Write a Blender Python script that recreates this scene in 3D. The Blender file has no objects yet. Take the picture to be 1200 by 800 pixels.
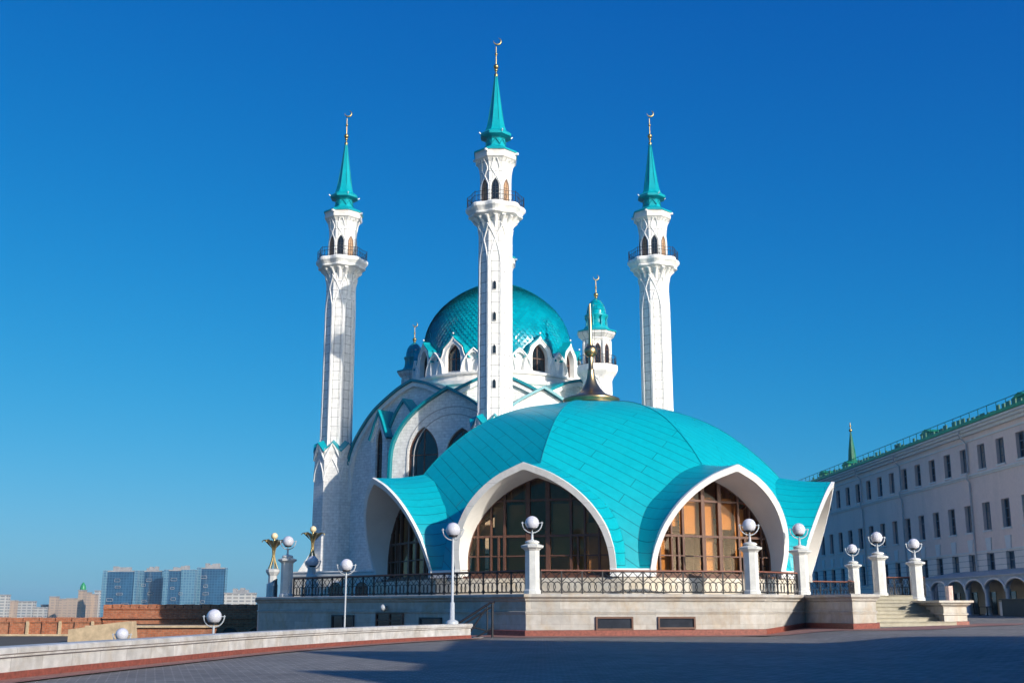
SKY_AIR, SKY_DUST, SKY_OZONE, SKY_STR, EXPO = 1.0, 0.6, 4.0, 0.10, 0.08
# per channel: exponent, gain, roll-off, sky light added on the sun side to fill the shade
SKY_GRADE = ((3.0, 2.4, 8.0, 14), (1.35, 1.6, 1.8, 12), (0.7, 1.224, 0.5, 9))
SKY_FILL_FROM = 0.80
HAZE = 0.85e-4
import bpy, bmesh, math, random
from mathutils import Vector, geometry
random.seed(7)
R = math.radians
PI = math.pi
sin, cos = math.sin, math.cos
scene = bpy.context.scene
COL = scene.collection

# ------------------------------------------------------------------ measuring
FPX = 1350.0
PITCH = math.atan(312 / FPX)
SP, CP = sin(PITCH), cos(PITCH)
EYE = 1.6

def zat(py, Y):
    v = (400 - py) / FPX
    return EYE + Y * (SP + v * CP) / (CP - v * SP)

def xat(px, py, Y):
    v = (400 - py) / FPX
    return (px - 600) / FPX / (CP - v * SP) * Y

def mpp(py, Y):
    v = (400 - py) / FPX
    return Y / (CP - v * SP) / FPX

# ------------------------------------------------------------------ materials
MATS = {}

def nodes_of(m):
    m.use_nodes = True
    nt = m.node_tree
    return nt, nt.nodes, nt.links, nt.nodes['Principled BSDF']

def col4(c):
    return (c[0], c[1], c[2], 1.0)

def plain(name, c, rough=0.6, metal=0.0, var=0.12, scale=1.5, bump=0.0, bscale=20, coat=0.0, spec=0.5):
    m = bpy.data.materials.new(name)
    nt, N, L, P = nodes_of(m)
    tc = N.new('ShaderNodeTexCoord')
    nz = N.new('ShaderNodeTexNoise'); nz.inputs['Scale'].default_value = scale
    nz.inputs['Detail'].default_value = 6; nz.inputs['Roughness'].default_value = 0.6
    L.new(tc.outputs['Object'], nz.inputs['Vector'])
    r = N.new('ShaderNodeValToRGB')
    r.color_ramp.elements[0].position = 0.3
    r.color_ramp.elements[1].position = 0.7
    r.color_ramp.elements[0].color = col4([x * (1 - var) for x in c])
    r.color_ramp.elements[1].color = col4([min(1, x * (1 + var)) for x in c])
    L.new(nz.outputs['Fac'], r.inputs['Fac'])
    L.new(r.outputs['Color'], P.inputs['Base Color'])
    P.inputs['Roughness'].default_value = rough
    P.inputs['Metallic'].default_value = metal
    P.inputs['Coat Weight'].default_value = coat
    P.inputs['Specular IOR Level'].default_value = spec
    if bump > 0:
        n2 = N.new('ShaderNodeTexNoise'); n2.inputs['Scale'].default_value = bscale
        n2.inputs['Detail'].default_value = 5
        L.new(tc.outputs['Object'], n2.inputs['Vector'])
        b = N.new('ShaderNodeBump'); b.inputs['Strength'].default_value = bump
        b.inputs['Distance'].default_value = 0.02
        L.new(n2.outputs['Fac'], b.inputs['Height'])
        L.new(b.outputs['Normal'], P.inputs['Normal'])
    MATS[name] = m
    return m

def coursed(name, c1, c2, mortar, w, h, ms=0.012, offset=0.5, rough=0.6, bump=0.5, bdist=0.02,
            stain=None, stain_amt=0.4, stain_scale=0.6, coat=0.0, var=0.15, streak=0.0, spec=0.5):
    """blocks or panels laid out in metres on the UV map, with stains"""
    m = bpy.data.materials.new(name)
    nt, N, L, P = nodes_of(m)
    uv = N.new('ShaderNodeUVMap')
    br = N.new('ShaderNodeTexBrick')
    br.offset = offset; br.offset_frequency = 2; br.squash = 1.0
    br.inputs['Scale'].default_value = 1.0
    br.inputs['Brick Width'].default_value = w
    br.inputs['Row Height'].default_value = h
    br.inputs['Mortar Size'].default_value = ms
    br.inputs['Mortar Smooth'].default_value = 0.1
    br.inputs['Bias'].default_value = 0.0
    br.inputs['Color1'].default_value = col4(c1)
    br.inputs['Color2'].default_value = col4(c2)
    br.inputs['Mortar'].default_value = col4(mortar)
    L.new(uv.outputs['UV'], br.inputs['Vector'])
    tc = N.new('ShaderNodeTexCoord')
    nz = N.new('ShaderNodeTexNoise'); nz.inputs['Scale'].default_value = stain_scale
    nz.inputs['Detail'].default_value = 8; nz.inputs['Roughness'].default_value = 0.65
    nz.inputs['Distortion'].default_value = 0.6
    mp = N.new('ShaderNodeMapping')
    mp.inputs['Scale'].default_value = (1, 1, 1.0 if streak == 0 else streak)
    L.new(tc.outputs['Object'], mp.inputs['Vector'])
    L.new(mp.outputs['Vector'], nz.inputs['Vector'])
    r = N.new('ShaderNodeValToRGB')
    r.color_ramp.elements[0].position = 0.45
    r.color_ramp.elements[1].position = 0.75
    r.color_ramp.elements[0].color = (0, 0, 0, 1)
    r.color_ramp.elements[1].color = (stain_amt, stain_amt, stain_amt, 1)
    L.new(nz.outputs['Fac'], r.inputs['Fac'])
    mx = N.new('ShaderNodeMix'); mx.data_type = 'RGBA'
    L.new(r.outputs['Color'], mx.inputs['Factor'])
    L.new(br.outputs['Color'], mx.inputs['A'])
    mx.inputs['B'].default_value = col4(stain if stain else [x * 0.6 for x in c1])
    # fine value variation
    n3 = N.new('ShaderNodeTexNoise'); n3.inputs['Scale'].default_value = 3.0; n3.inputs['Detail'].default_value = 8
    L.new(tc.outputs['Object'], n3.inputs['Vector'])
    mr = N.new('ShaderNodeMapRange')
    mr.inputs['From Min'].default_value = 0.3; mr.inputs['From Max'].default_value = 0.7
    mr.inputs['To Min'].default_value = 1 - var; mr.inputs['To Max'].default_value = 1 + var * 0.6
    L.new(n3.outputs['Fac'], mr.inputs['Value'])
    vm = N.new('ShaderNodeVectorMath'); vm.operation = 'SCALE'
    L.new(mx.outputs['Result'], vm.inputs[0]); L.new(mr.outputs['Result'], vm.inputs['Scale'])
    L.new(vm.outputs['Vector'], P.inputs['Base Color'])
    P.inputs['Roughness'].default_value = rough
    P.inputs['Coat Weight'].default_value = coat
    P.inputs['Specular IOR Level'].default_value = spec
    inv = N.new('ShaderNodeMath'); inv.operation = 'SUBTRACT'; inv.inputs[0].default_value = 1.0
    L.new(br.outputs['Fac'], inv.inputs[1])
    ad = N.new('ShaderNodeMath'); ad.operation = 'MULTIPLY_ADD'
    L.new(n3.outputs['Fac'], ad.inputs[0]); ad.inputs[1].default_value = 0.25
    L.new(inv.outputs['Value'], ad.inputs[2])
    b = N.new('ShaderNodeBump'); b.inputs['Strength'].default_value = bump
    b.inputs['Distance'].default_value = bdist
    L.new(ad.outputs['Value'], b.inputs['Height'])
    L.new(b.outputs['Normal'], P.inputs['Normal'])
    MATS[name] = m
    return m

def scale_mat(name, c1, c2, w, h):
    """glossy glazed scales on the main dome: shingles tilted a little each"""
    m = coursed(name, c1, c2, [x * 0.45 for x in c1], w, h, ms=0.02, offset=0.5, rough=0.16, bump=0.55,
                bdist=0.05, stain=[x * 0.75 for x in c1], stain_amt=0.5, stain_scale=0.5, coat=0.2)
    nt = m.node_tree; N = nt.nodes; L = nt.links; P = N['Principled BSDF']
    # each scale leans a little: a sawtooth height along v plus cell noise
    uv = [n for n in N if n.type == 'UVMAP'][0]
    sx = N.new('ShaderNodeSeparateXYZ'); L.new(uv.outputs['UV'], sx.inputs[0])
    dv = N.new('ShaderNodeMath'); dv.operation = 'DIVIDE'; dv.inputs[1].default_value = h
    L.new(sx.outputs['Y'], dv.inputs[0])
    fr = N.new('ShaderNodeMath'); fr.operation = 'FRACT'; L.new(dv.outputs[0], fr.inputs[0])
    oldb = [n for n in N if n.type == 'BUMP'][0]
    b2 = N.new('ShaderNodeBump'); b2.invert = True
    b2.inputs['Strength'].default_value = 0.6; b2.inputs['Distance'].default_value = 0.07
    L.new(fr.outputs[0], b2.inputs['Height'])
    vo = N.new('ShaderNodeTexVoronoi'); vo.inputs['Scale'].default_value = 1.6
    L.new(uv.outputs['UV'], vo.inputs['Vector'])
    L.new(b2.outputs['Normal'], oldb.inputs['Normal'])
    return m

def glass_mat(name, tint, gloss_rough=0.03, see=0.5):
    m = bpy.data.materials.new(name)
    m.use_nodes = True
    nt = m.node_tree; N = nt.nodes; L = nt.links
    for n in list(N):
        N.remove(n)
    out = N.new('ShaderNodeOutputMaterial')
    tr = N.new('ShaderNodeBsdfTransparent'); tr.inputs['Color'].default_value = col4(tint)
    gl = N.new('ShaderNodeBsdfGlossy'); gl.inputs['Roughness'].default_value = gloss_rough
    gl.inputs['Color'].default_value = (0.80, 0.66, 0.52, 1)
    fr = N.new('ShaderNodeFresnel'); fr.inputs['IOR'].default_value = 1.6
    tc = N.new('ShaderNodeTexCoord')
    nz = N.new('ShaderNodeTexNoise'); nz.inputs['Scale'].default_value = 0.35
    L.new(tc.outputs['Object'], nz.inputs['Vector'])
    b = N.new('ShaderNodeBump'); b.inputs['Strength'].default_value = 0.15; b.inputs['Distance'].default_value = 0.05
    L.new(nz.outputs['Fac'], b.inputs['Height'])
    L.new(b.outputs['Normal'], gl.inputs['Normal'])
    ms = N.new('ShaderNodeMixShader')
    L.new(fr.outputs['Fac'], ms.inputs['Fac'])
    L.new(tr.outputs[0], ms.inputs[1]); L.new(gl.outputs[0], ms.inputs[2])
    L.new(ms.outputs[0], out.inputs['Surface'])
    MATS[name] = m
    return m

W = 0.80
coursed('shaft_panels', (0.83, 0.82, 0.79), (0.74, 0.73, 0.70), (0.20, 0.20, 0.21), 0.62, 0.95, ms=0.022, offset=0.0,
        rough=0.45, bump=0.3, stain=(0.55, 0.54, 0.52), stain_amt=0.35, stain_scale=0.9, streak=0.35)
coursed('body_stone', (0.82, 0.81, 0.78), (0.74, 0.73, 0.70), (0.50, 0.50, 0.50), 0.60, 0.28, ms=0.012, offset=0.5,
        rough=0.7, bump=0.45, bdist=0.02, stain=(0.5, 0.49, 0.48), stain_amt=0.4, stain_scale=0.8)
plain('carved_stone', (0.80, 0.79, 0.76), 0.6, var=0.10, scale=2.5, bump=0.3, bscale=9)
plain('cornice_stone', (0.72, 0.70, 0.66), 0.55, var=0.14, scale=1.2, bump=0.2, bscale=14)
plain('groove_stone', (0.42, 0.41, 0.40), 0.7, var=0.1)
coursed('terrace_marble', (0.50, 0.475, 0.435), (0.38, 0.36, 0.33), (0.28, 0.26, 0.24), 1.5, 0.78, ms=0.006, offset=0.35,
        rough=0.4, bump=0.15, stain=(0.38, 0.27, 0.15), stain_amt=0.75, stain_scale=1.0, streak=0.6)
coursed('parapet_marble', (0.60, 0.585, 0.56), (0.50, 0.49, 0.47), (0.30, 0.28, 0.26), 1.3, 0.9, ms=0.008, offset=0.35,
        rough=0.45, bump=0.25, stain=(0.34, 0.27, 0.18), stain_amt=0.6, stain_scale=1.1, var=0.22)
coursed('plinth_marble', (0.62, 0.58, 0.50), (0.54, 0.48, 0.39), (0.35, 0.31, 0.26), 1.1, 0.6, ms=0.006, offset=0.3,
        rough=0.4, bump=0.15, stain=(0.64, 0.47, 0.24), stain_amt=0.6, stain_scale=0.7)
plain('pillar_marble', (0.60, 0.60, 0.575), 0.35, var=0.14, scale=2.2, bump=0.1)
plain('red_granite', (0.23, 0.065, 0.045), 0.45, var=0.35, scale=9, bump=0.1)
coursed('teal_shell', (0.0, 0.375, 0.445), (0.0, 0.365, 0.43), (0.0, 0.12, 0.155), 6.0, 0.66, ms=0.017, offset=0.5,
        rough=0.36, bump=0.7, bdist=0.025, stain=(0.01, 0.41, 0.46), stain_amt=0.35, stain_scale=0.5, var=0.07, spec=0.4)
plain('teal_metal', (0.0, 0.31, 0.37), 0.35, var=0.12, scale=1.2, bump=0.1, bscale=3)
plain('teal_trim', (0.0, 0.20, 0.25), 0.4, var=0.1)
scale_mat('teal_scales', (0.0, 0.30, 0.37), (0.0, 0.24, 0.32), 0.62, 0.42)
plain('glazed_tile', (0.0, 0.32, 0.41), 0.17, var=0.15, scale=0.6, coat=0.3)
plain('glazed_tile_deep', (0.0, 0.27, 0.36), 0.17, var=0.15, scale=0.6, coat=0.3)
coursed('shell_rim', (0.82, 0.81, 0.78), (0.79, 0.78, 0.75), (0.55, 0.54, 0.52), 50.0, 1.25, ms=0.012, rough=0.5, bump=0.2,
        stain=(0.55, 0.52, 0.46), stain_amt=0.45, stain_scale=1.6, var=0.05, streak=0.3)
plain('soffit_plaster', (0.82, 0.80, 0.76), 0.75, var=0.06, scale=0.7)
plain('brass', (0.50, 0.36, 0.19), 0.34, metal=1.0, var=0.15, scale=2)
plain('gold', (0.45, 0.34, 0.16), 0.42, metal=1.0, var=0.1)
plain('window_frame_brown', (0.12, 0.055, 0.035), 0.5, var=0.2, scale=3)
plain('dark_frame', (0.03, 0.03, 0.035), 0.5)
plain('window_frame_blue', (0.10, 0.13, 0.18), 0.5, var=0.1)
plain('pane_curtain', (0.20, 0.19, 0.18), 0.3, var=0.4, scale=0.7, spec=0.7)
plain('pane_sky', (0.05, 0.08, 0.12), 0.1, var=0.5, scale=0.5, spec=0.9)
plain('dark_pane', (0.012, 0.014, 0.018), 0.08, var=0.2, spec=0.8)
plain('shade_pane', (0.03, 0.035, 0.045), 0.12, var=0.3, spec=0.7)
plain('curtain', (0.60, 0.34, 0.14), 0.8, var=0.12, scale=1)
plain('interior_wall', (0.42, 0.26, 0.15), 0.8, var=0.2)
plain('iron', (0.018, 0.017, 0.02), 0.45, var=0.2)
plain('handrail_red', (0.20, 0.07, 0.045), 0.45, var=0.2, scale=4)
plain('lamp_white', (0.60, 0.60, 0.66), 0.16, var=0.08, scale=3, coat=0.3)
plain('lamp_metal', (0.46, 0.49, 0.52), 0.35, var=0.08)
plain('amber_ball', (0.85, 0.70, 0.42), 0.3, var=0.06)
coursed('stair_stone', (0.40, 0.37, 0.29), (0.35, 0.32, 0.25), (0.3, 0.27, 0.2), 1.4, 5.0, ms=0.008, rough=0.7, bump=0.2,
        stain=(0.34, 0.3, 0.2), stain_amt=0.5, stain_scale=1.2)
coursed('plaza_pavers', (0.215, 0.20, 0.18), (0.145, 0.134, 0.12), (0.34, 0.32, 0.29), 0.40, 0.20, ms=0.016, offset=0.5,
        rough=0.75, bump=0.6, bdist=0.012, stain=(0.11, 0.10, 0.09), stain_amt=0.7, stain_scale=0.22, var=0.25)
coursed('pink_pavers', (0.34, 0.16, 0.13), (0.27, 0.125, 0.10), (0.16, 0.09, 0.075), 0.42, 0.21, ms=0.012, offset=0.5,
        rough=0.75, bump=0.4, bdist=0.01, stain=(0.30, 0.2, 0.17), stain_amt=0.5, stain_scale=0.6)
plain('terrace_paving', (0.40, 0.38, 0.35), 0.7, var=0.12)
coursed('kremlin_brick', (0.46, 0.145, 0.06), (0.33, 0.10, 0.045), (0.34, 0.20, 0.13), 0.55, 0.20, ms=0.025, offset=0.5,
        rough=0.85, bump=0.6, bdist=0.04, stain=(0.42, 0.22, 0.13), stain_amt=0.7, stain_scale=0.35, var=0.3)
plain('rough_limestone', (0.50, 0.38, 0.24), 0.9, var=0.25, scale=1.4, bump=0.8, bscale=3)
plain('dry_ground', (0.085, 0.075, 0.055), 0.9, var=0.3, scale=0.3, bump=0.3, bscale=2)
plain('far_land', (0.07, 0.085, 0.06), 0.95, var=0.4, scale=0.01)
coursed('mauve_plaster', (0.82, 0.62, 0.53), (0.81, 0.61, 0.52), (0.78, 0.58, 0.50), 6, 4, ms=0.004, rough=0.8, bump=0.05,
        stain=(0.66, 0.51, 0.44), stain_amt=0.7, stain_scale=0.35, streak=0.25, var=0.05)
coursed('rusticated_plaster', (0.82, 0.70, 0.61), (0.80, 0.68, 0.59), (0.40, 0.36, 0.33), 4.08, 0.55, ms=0.03, offset=0.0,
        rough=0.8, bump=0.5, bdist=0.04, stain=(0.55, 0.5, 0.46), stain_amt=0.4, stain_scale=0.2, var=0.05)
plain('pale_trim', (0.70, 0.66, 0.62), 0.7, var=0.06)
plain('downpipe_grey', (0.50, 0.47, 0.46), 0.5, var=0.08)
plain('green_roof', (0.02, 0.26, 0.09), 0.4, var=0.3, scale=0.8, bump=0.3, bscale=3)
plain('green_dark', (0.01, 0.13, 0.07), 0.4, var=0.3, scale=0.8)
plain('column_blue_grey', (0.50, 0.53, 0.58), 0.6, var=0.06)
plain('cream_plaster', (0.50, 0.41, 0.30), 0.8, var=0.1)
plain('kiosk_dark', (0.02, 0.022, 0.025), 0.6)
plain('cabinet_grey', (0.38, 0.42, 0.48), 0.6)
plain('pink_marble', (0.62, 0.44, 0.38), 0.5, var=0.3, scale=5)
plain('lens_white', (0.8, 0.8, 0.8), 0.4)
coursed('tower_glass', (0.012, 0.055, 0.135), (0.008, 0.038, 0.10), (0.04, 0.11, 0.19), 3.4, 3.1, ms=0.35, offset=0.0,
        rough=0.12, bump=0.0, stain=(0.04, 0.17, 0.33), stain_amt=0.6, stain_scale=0.02, spec=0.8)
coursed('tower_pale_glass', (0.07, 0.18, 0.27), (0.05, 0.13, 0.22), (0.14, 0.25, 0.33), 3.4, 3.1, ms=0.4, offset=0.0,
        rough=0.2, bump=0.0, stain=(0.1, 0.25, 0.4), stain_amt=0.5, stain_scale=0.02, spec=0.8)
coursed('flat_block_white', (0.14, 0.17, 0.21), (0.24, 0.22, 0.20), (0.44, 0.44, 0.43), 7.0, 3.6, ms=0.9, offset=0.0,
        rough=0.7, bump=0.0, stain=(0.5, 0.4, 0.3), stain_amt=0.3, stain_scale=0.03)
coursed('flat_block_tan', (0.24, 0.20, 0.18), (0.35, 0.28, 0.22), (0.42, 0.31, 0.23), 6.0, 3.4, ms=1.1, offset=0.0,
        rough=0.7, bump=0.0, stain=(0.45, 0.36, 0.28), stain_amt=0.3, stain_scale=0.03)
plain('concrete_pale', (0.26, 0.26, 0.27), 0.8, var=0.15, scale=0.1)
glass_mat('pavilion_glass', (0.80, 0.66, 0.50))

# ------------------------------------------------------------------ mesh builder
def root_loc(o):
    while o.parent is not None:
        o = o.parent
    return o.location.copy()

class MB:
    def __init__(self):
        self.v = []; self.f = []; self.m = []; self.u = []; self.s = []

    def face(self, pts, mat=0, uv=None, smooth=False):
        b = len(self.v)
        self.v.extend([tuple(p) for p in pts])
        self.f.append(tuple(range(b, b + len(pts))))
        self.m.append(mat); self.u.append(uv); self.s.append(smooth)

    def grid(self, rows, mat=0, uvs=None, smooth=True, closed=False):
        """rows: list of equal-length point lists, shared vertices"""
        b = len(self.v); n = len(rows[0])
        for r_ in rows:
            self.v.extend([tuple(p) for p in r_])
        for i in range(len(rows) - 1):
            for j in range(n if closed else n - 1):
                k = (j + 1) % n
                self.f.append((b + i * n + j, b + i * n + k, b + (i + 1) * n + k, b + (i + 1) * n + j))
                self.m.append(mat); self.s.append(smooth)
                if uvs:
                    kk = j + 1
                    self.u.append([uvs[i][j], uvs[i][kk], uvs[i + 1][kk], uvs[i + 1][j]])
                else:
                    self.u.append(None)

    def box(self, x0, x1, y0, y1, z0, z1, mat=0):
        self.obox(Vector((x0, y0, 0)), Vector((1, 0, 0)), Vector((0, 1, 0)), 0, x1 - x0, 0, y1 - y0, z0, z1, mat)

    def obox(self, o, a, b, a0, a1, b0, b1, z0, z1, mat=0):
        P = lambda s, t, z: (o[0] + a[0] * s + b[0] * t, o[1] + a[1] * s + b[1] * t, o[2] + z)
        c = [P(a0, b0, z0), P(a1, b0, z0), P(a1, b1, z0), P(a0, b1, z0), P(a0, b0, z1), P(a1, b0, z1), P(a1, b1, z1), P(a0, b1, z1)]
        for q in ((3, 2, 1, 0), (4, 5, 6, 7), (0, 1, 5, 4), (1, 2, 6, 5), (2, 3, 7, 6), (3, 0, 4, 7)):
            self.face([c[i] for i in q], mat)

    def tube(self, pts, r, n=6, mat=0, cap=True, smooth=True):
        pts = [Vector(p) for p in pts]
        rad = r if isinstance(r, (list, tuple)) else [r] * len(pts)
        rows = []
        up = None
        for i, p in enumerate(pts):
            d = (pts[min(i + 1, len(pts) - 1)] - pts[max(i - 1, 0)])
            if d.length < 1e-9:
                d = Vector((0, 0, 1))
            d.normalize()
            if up is None:
                up = Vector((0, 0, 1)) if abs(d.z) < 0.9 else Vector((1, 0, 0))
            a = (up - d * up.dot(d))
            if a.length < 1e-6:
                a = d.orthogonal()
            a.normalize(); up = a
            b = d.cross(a)
            rows.append([p + (a * cos(2 * PI * k / n) + b * sin(2 * PI * k / n)) * rad[i] for k in range(n)])
        self.grid(rows, mat, smooth=smooth and n > 4, closed=True)
        if cap:
            self.face(list(reversed(rows[0])), mat)
            self.face(rows[-1], mat)

    def lathe(self, prof, n=24, c=(0, 0, 0), mat=0, smooth=True, mod=None, rot=0.0, uvr=None):
        """prof: (radius, z); mod(phi) scales radius"""
        rows = []; uvs = []
        acc = 0
        for i, (r_, z) in enumerate(prof):
            if i:
                acc += math.hypot(r_ - prof[i - 1][0], z - prof[i - 1][1])
            row = []
            for k in range(n):
                a = rot + 2 * PI * k / n
                rr = r_ * (mod(a, z) if mod else 1)
                row.append((c[0] + rr * sin(a), c[1] - rr * cos(a), c[2] + z))
            rows.append(row)
            uvs.append([((2 * PI * k / n) * (uvr or 1), acc) for k in range(n + 1)])
        self.grid(rows, mat, uvs if uvr else None, smooth=smooth, closed=True)
        if prof[0][0] > 1e-4:
            self.face(list(reversed(rows[0])), mat)
        if prof[-1][0] > 1e-4:
            self.face(rows[-1], mat)

    def octo(self, prof, c=(0, 0, 0), mat=0):
        """octagonal tower, prof: (apothem, z), a flat side towards -Y; panels in metres"""
        for i in range(len(prof) - 1):
            (a0, z0), (a1, z1) = prof[i], prof[i + 1]
            for k in range(8):
                f0, f1 = R(-22.5 + 45 * k), R(22.5 + 45 * k)
                q = []
                for ap, z, f in ((a0, z0, f0), (a0, z0, f1), (a1, z1, f1), (a1, z1, f0)):
                    rr = ap / cos(R(22.5))
                    q.append((c[0] + rr * sin(f), c[1] - rr * cos(f), c[2] + z))
                h0, h1 = a0 * math.tan(R(22.5)), a1 * math.tan(R(22.5))
                self.face(q, mat, [(-h0 + .31, z0), (h0 + .31, z0), (h1 + .31, z1), (-h1 + .31, z1)])
        for (ap, z), rev in ((prof[0], True), (prof[-1], False)):
            if ap > 1e-3:
                rr = ap / cos(R(22.5))
                q = [(c[0] + rr * sin(R(22.5 + 45 * k)), c[1] - rr * cos(R(22.5 + 45 * k)), c[2] + z) for k in range(8)]
                self.face(list(reversed(q)) if rev else q, mat)

    def prism(self, poly, z0, z1, mat=0, matside=None, zf=None):
        """poly counter-clockwise seen from above"""
        n = len(poly)
        ms = mat if matside is None else matside
        idx = geometry.tessellate_polygon([[Vector((p[0], p[1], 0)) for p in poly]])
        for t in idx:
            a, b, c_ = [poly[i] for i in t]
            if (b[0] - a[0]) * (c_[1] - a[1]) - (b[1] - a[1]) * (c_[0] - a[0]) < 0:
                b, c_ = c_, b
            self.face([(a[0], a[1], z1), (b[0], b[1], z1), (c_[0], c_[1], z1)], mat)
        for i in range(n):
            a, b = poly[i], poly[(i + 1) % n]
            self.face([(a[0], a[1], z0), (b[0], b[1], z0), (b[0], b[1], z1), (a[0], a[1], z1)], ms)

    def sweep(self, path, prof, mat=0, closed=False):
        """path 2D; prof (outward offset, z); outward = right of the walking direction"""
        n = len(path)
        rows = []
        for i in range(n):
            p = Vector(path[i][:2])
            if closed:
                d0 = (p - Vector(path[i - 1][:2])).normalized(); d1 = (Vector(path[(i + 1) % n][:2]) - p).normalized()
            else:
                d0 = (p - Vector(path[i - 1][:2])).normalized() if i else None
                d1 = (Vector(path[i + 1][:2]) - p).normalized() if i < n - 1 else None
                d0 = d0 or d1; d1 = d1 or d0
            n0 = Vector((d0.y, -d0.x)); n1 = Vector((d1.y, -d1.x))
            m_ = (n0 + n1)
            m_ = m_ / max(0.25, m_.dot(n0)) if m_.length > 1e-6 else n0
            rows.append([(p.x + m_.x * o, p.y + m_.y * o, z) for o, z in prof])
        if closed:
            rows.append(rows[0])
        for i in range(len(rows) - 1):
            for j in range(len(prof) - 1):
                self.face([rows[i][j], rows[i + 1][j], rows[i + 1][j + 1], rows[i][j + 1]], mat)
        if not closed:
            self.face(list(reversed(rows[0])), mat); self.face(rows[-1], mat)

    def build(self, name, mats, parent=None, local=False):
        me = bpy.data.meshes.new(name)
        off = Vector((0, 0, 0))
        if parent is not None and not local:
            off = root_loc(parent)
        vs = [(p[0] - off.x, p[1] - off.y, p[2] - off.z) for p in self.v]
        me.from_pydata(vs, [], self.f)
        if not isinstance(mats, (list, tuple)):
            mats = [mats]
        for m_ in mats:
            me.materials.append(MATS[m_])
        uvl = me.uv_layers.new(name='UVMap')
        me.polygons.foreach_set('material_index', self.m)
        me.polygons.foreach_set('use_smooth', self.s)
        data = [0.0] * (2 * len(me.loops))
        for pi, poly in enumerate(me.polygons):
            uv = self.u[pi]
            if uv is None:
                nrm = poly.normal
                if abs(nrm.z) > 0.75:
                    T = Vector((1, 0, 0)); B = Vector((0, 1, 0))
                else:
                    T = Vector((-nrm.y, nrm.x, 0)).normalized(); B = nrm.cross(T)
                for li in poly.loop_indices:
                    p = Vector(self.v[me.loops[li].vertex_index])
                    data[2 * li] = p.dot(T); data[2 * li + 1] = p.dot(B)
            else:
                for j, li in enumerate(poly.loop_indices):
                    data[2 * li] = uv[j][0]; data[2 * li + 1] = uv[j][1]
        uvl.data.foreach_set('uv', data)
        me.update()
        o = bpy.data.objects.new(name, me)
        COL.objects.link(o)
        if parent is not None:
            o.parent = parent
        return o

def tag(o, label=None, cat=None, group=None, kind=None):
    if label: o['label'] = label
    if cat: o['category'] = cat
    if group: o['group'] = group
    if kind: o['kind'] = kind
    return o

def thing(name, label, cat, loc=(0, 0, 0), group=None, rz=0.0):
    o = bpy.data.objects.new(name, None)
    o.location = loc; o.rotation_euler = (0, 0, rz)
    o.empty_display_size = 0.3
    COL.objects.link(o)
    return tag(o, label, cat, group)

def copy_tree(o, parent=None):
    c = o.copy(); COL.objects.link(c); c.parent = parent
    for ch in [x for x in bpy.data.objects if x.parent == o]:
        copy_tree(ch, c)
    return c

def catmull(pts, n=6):
    out = []
    P = [pts[0]] + list(pts) + [pts[-1]]
    for i in range(1, len(P) - 2):
        p0, p1, p2, p3 = P[i - 1], P[i], P[i + 1], P[i + 2]
        for k in range(n):
            t = k / n
            out.append(tuple(0.5 * ((2 * p1[d]) + (-p0[d] + p2[d]) * t + (2 * p0[d] - 5 * p1[d] + 4 * p2[d] - p3[d]) * t * t +
                                    (-p0[d] + 3 * p1[d] - 3 * p2[d] + p3[d]) * t ** 3) for d in range(len(p1))))
    out.append(tuple(pts[-1]))
    return out

def parch(hw, zs, zp, n=8):
    """pointed arch, right springing to left springing, list of (s, z)"""
    H = zp - zs
    c0 = max(0.0, (H * H - hw * hw) / (2 * hw))
    Rr = hw + c0
    amax = math.atan2(H, c0) if c0 > 0 else PI / 2
    ky = H / (Rr * sin(amax))
    right = [(-c0 + Rr * cos(amax * k / n), zs + ky * Rr * sin(amax * k / n)) for k in range(n + 1)]
    right[-1] = (0.0, zp)
    return right + [(-s, z) for s, z in reversed(right[:-1])]

def dirs(az):
    return Vector((sin(az), -cos(az), 0)), Vector((cos(az), sin(az), 0))   # outward, rightwards seen from outside

def pframe(C, az):
    n, t = dirs(az)
    return lambda s, r, z: Vector((C[0] + n.x * r + t.x * s, C[1] + n.y * r + t.y * s, z))

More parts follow.
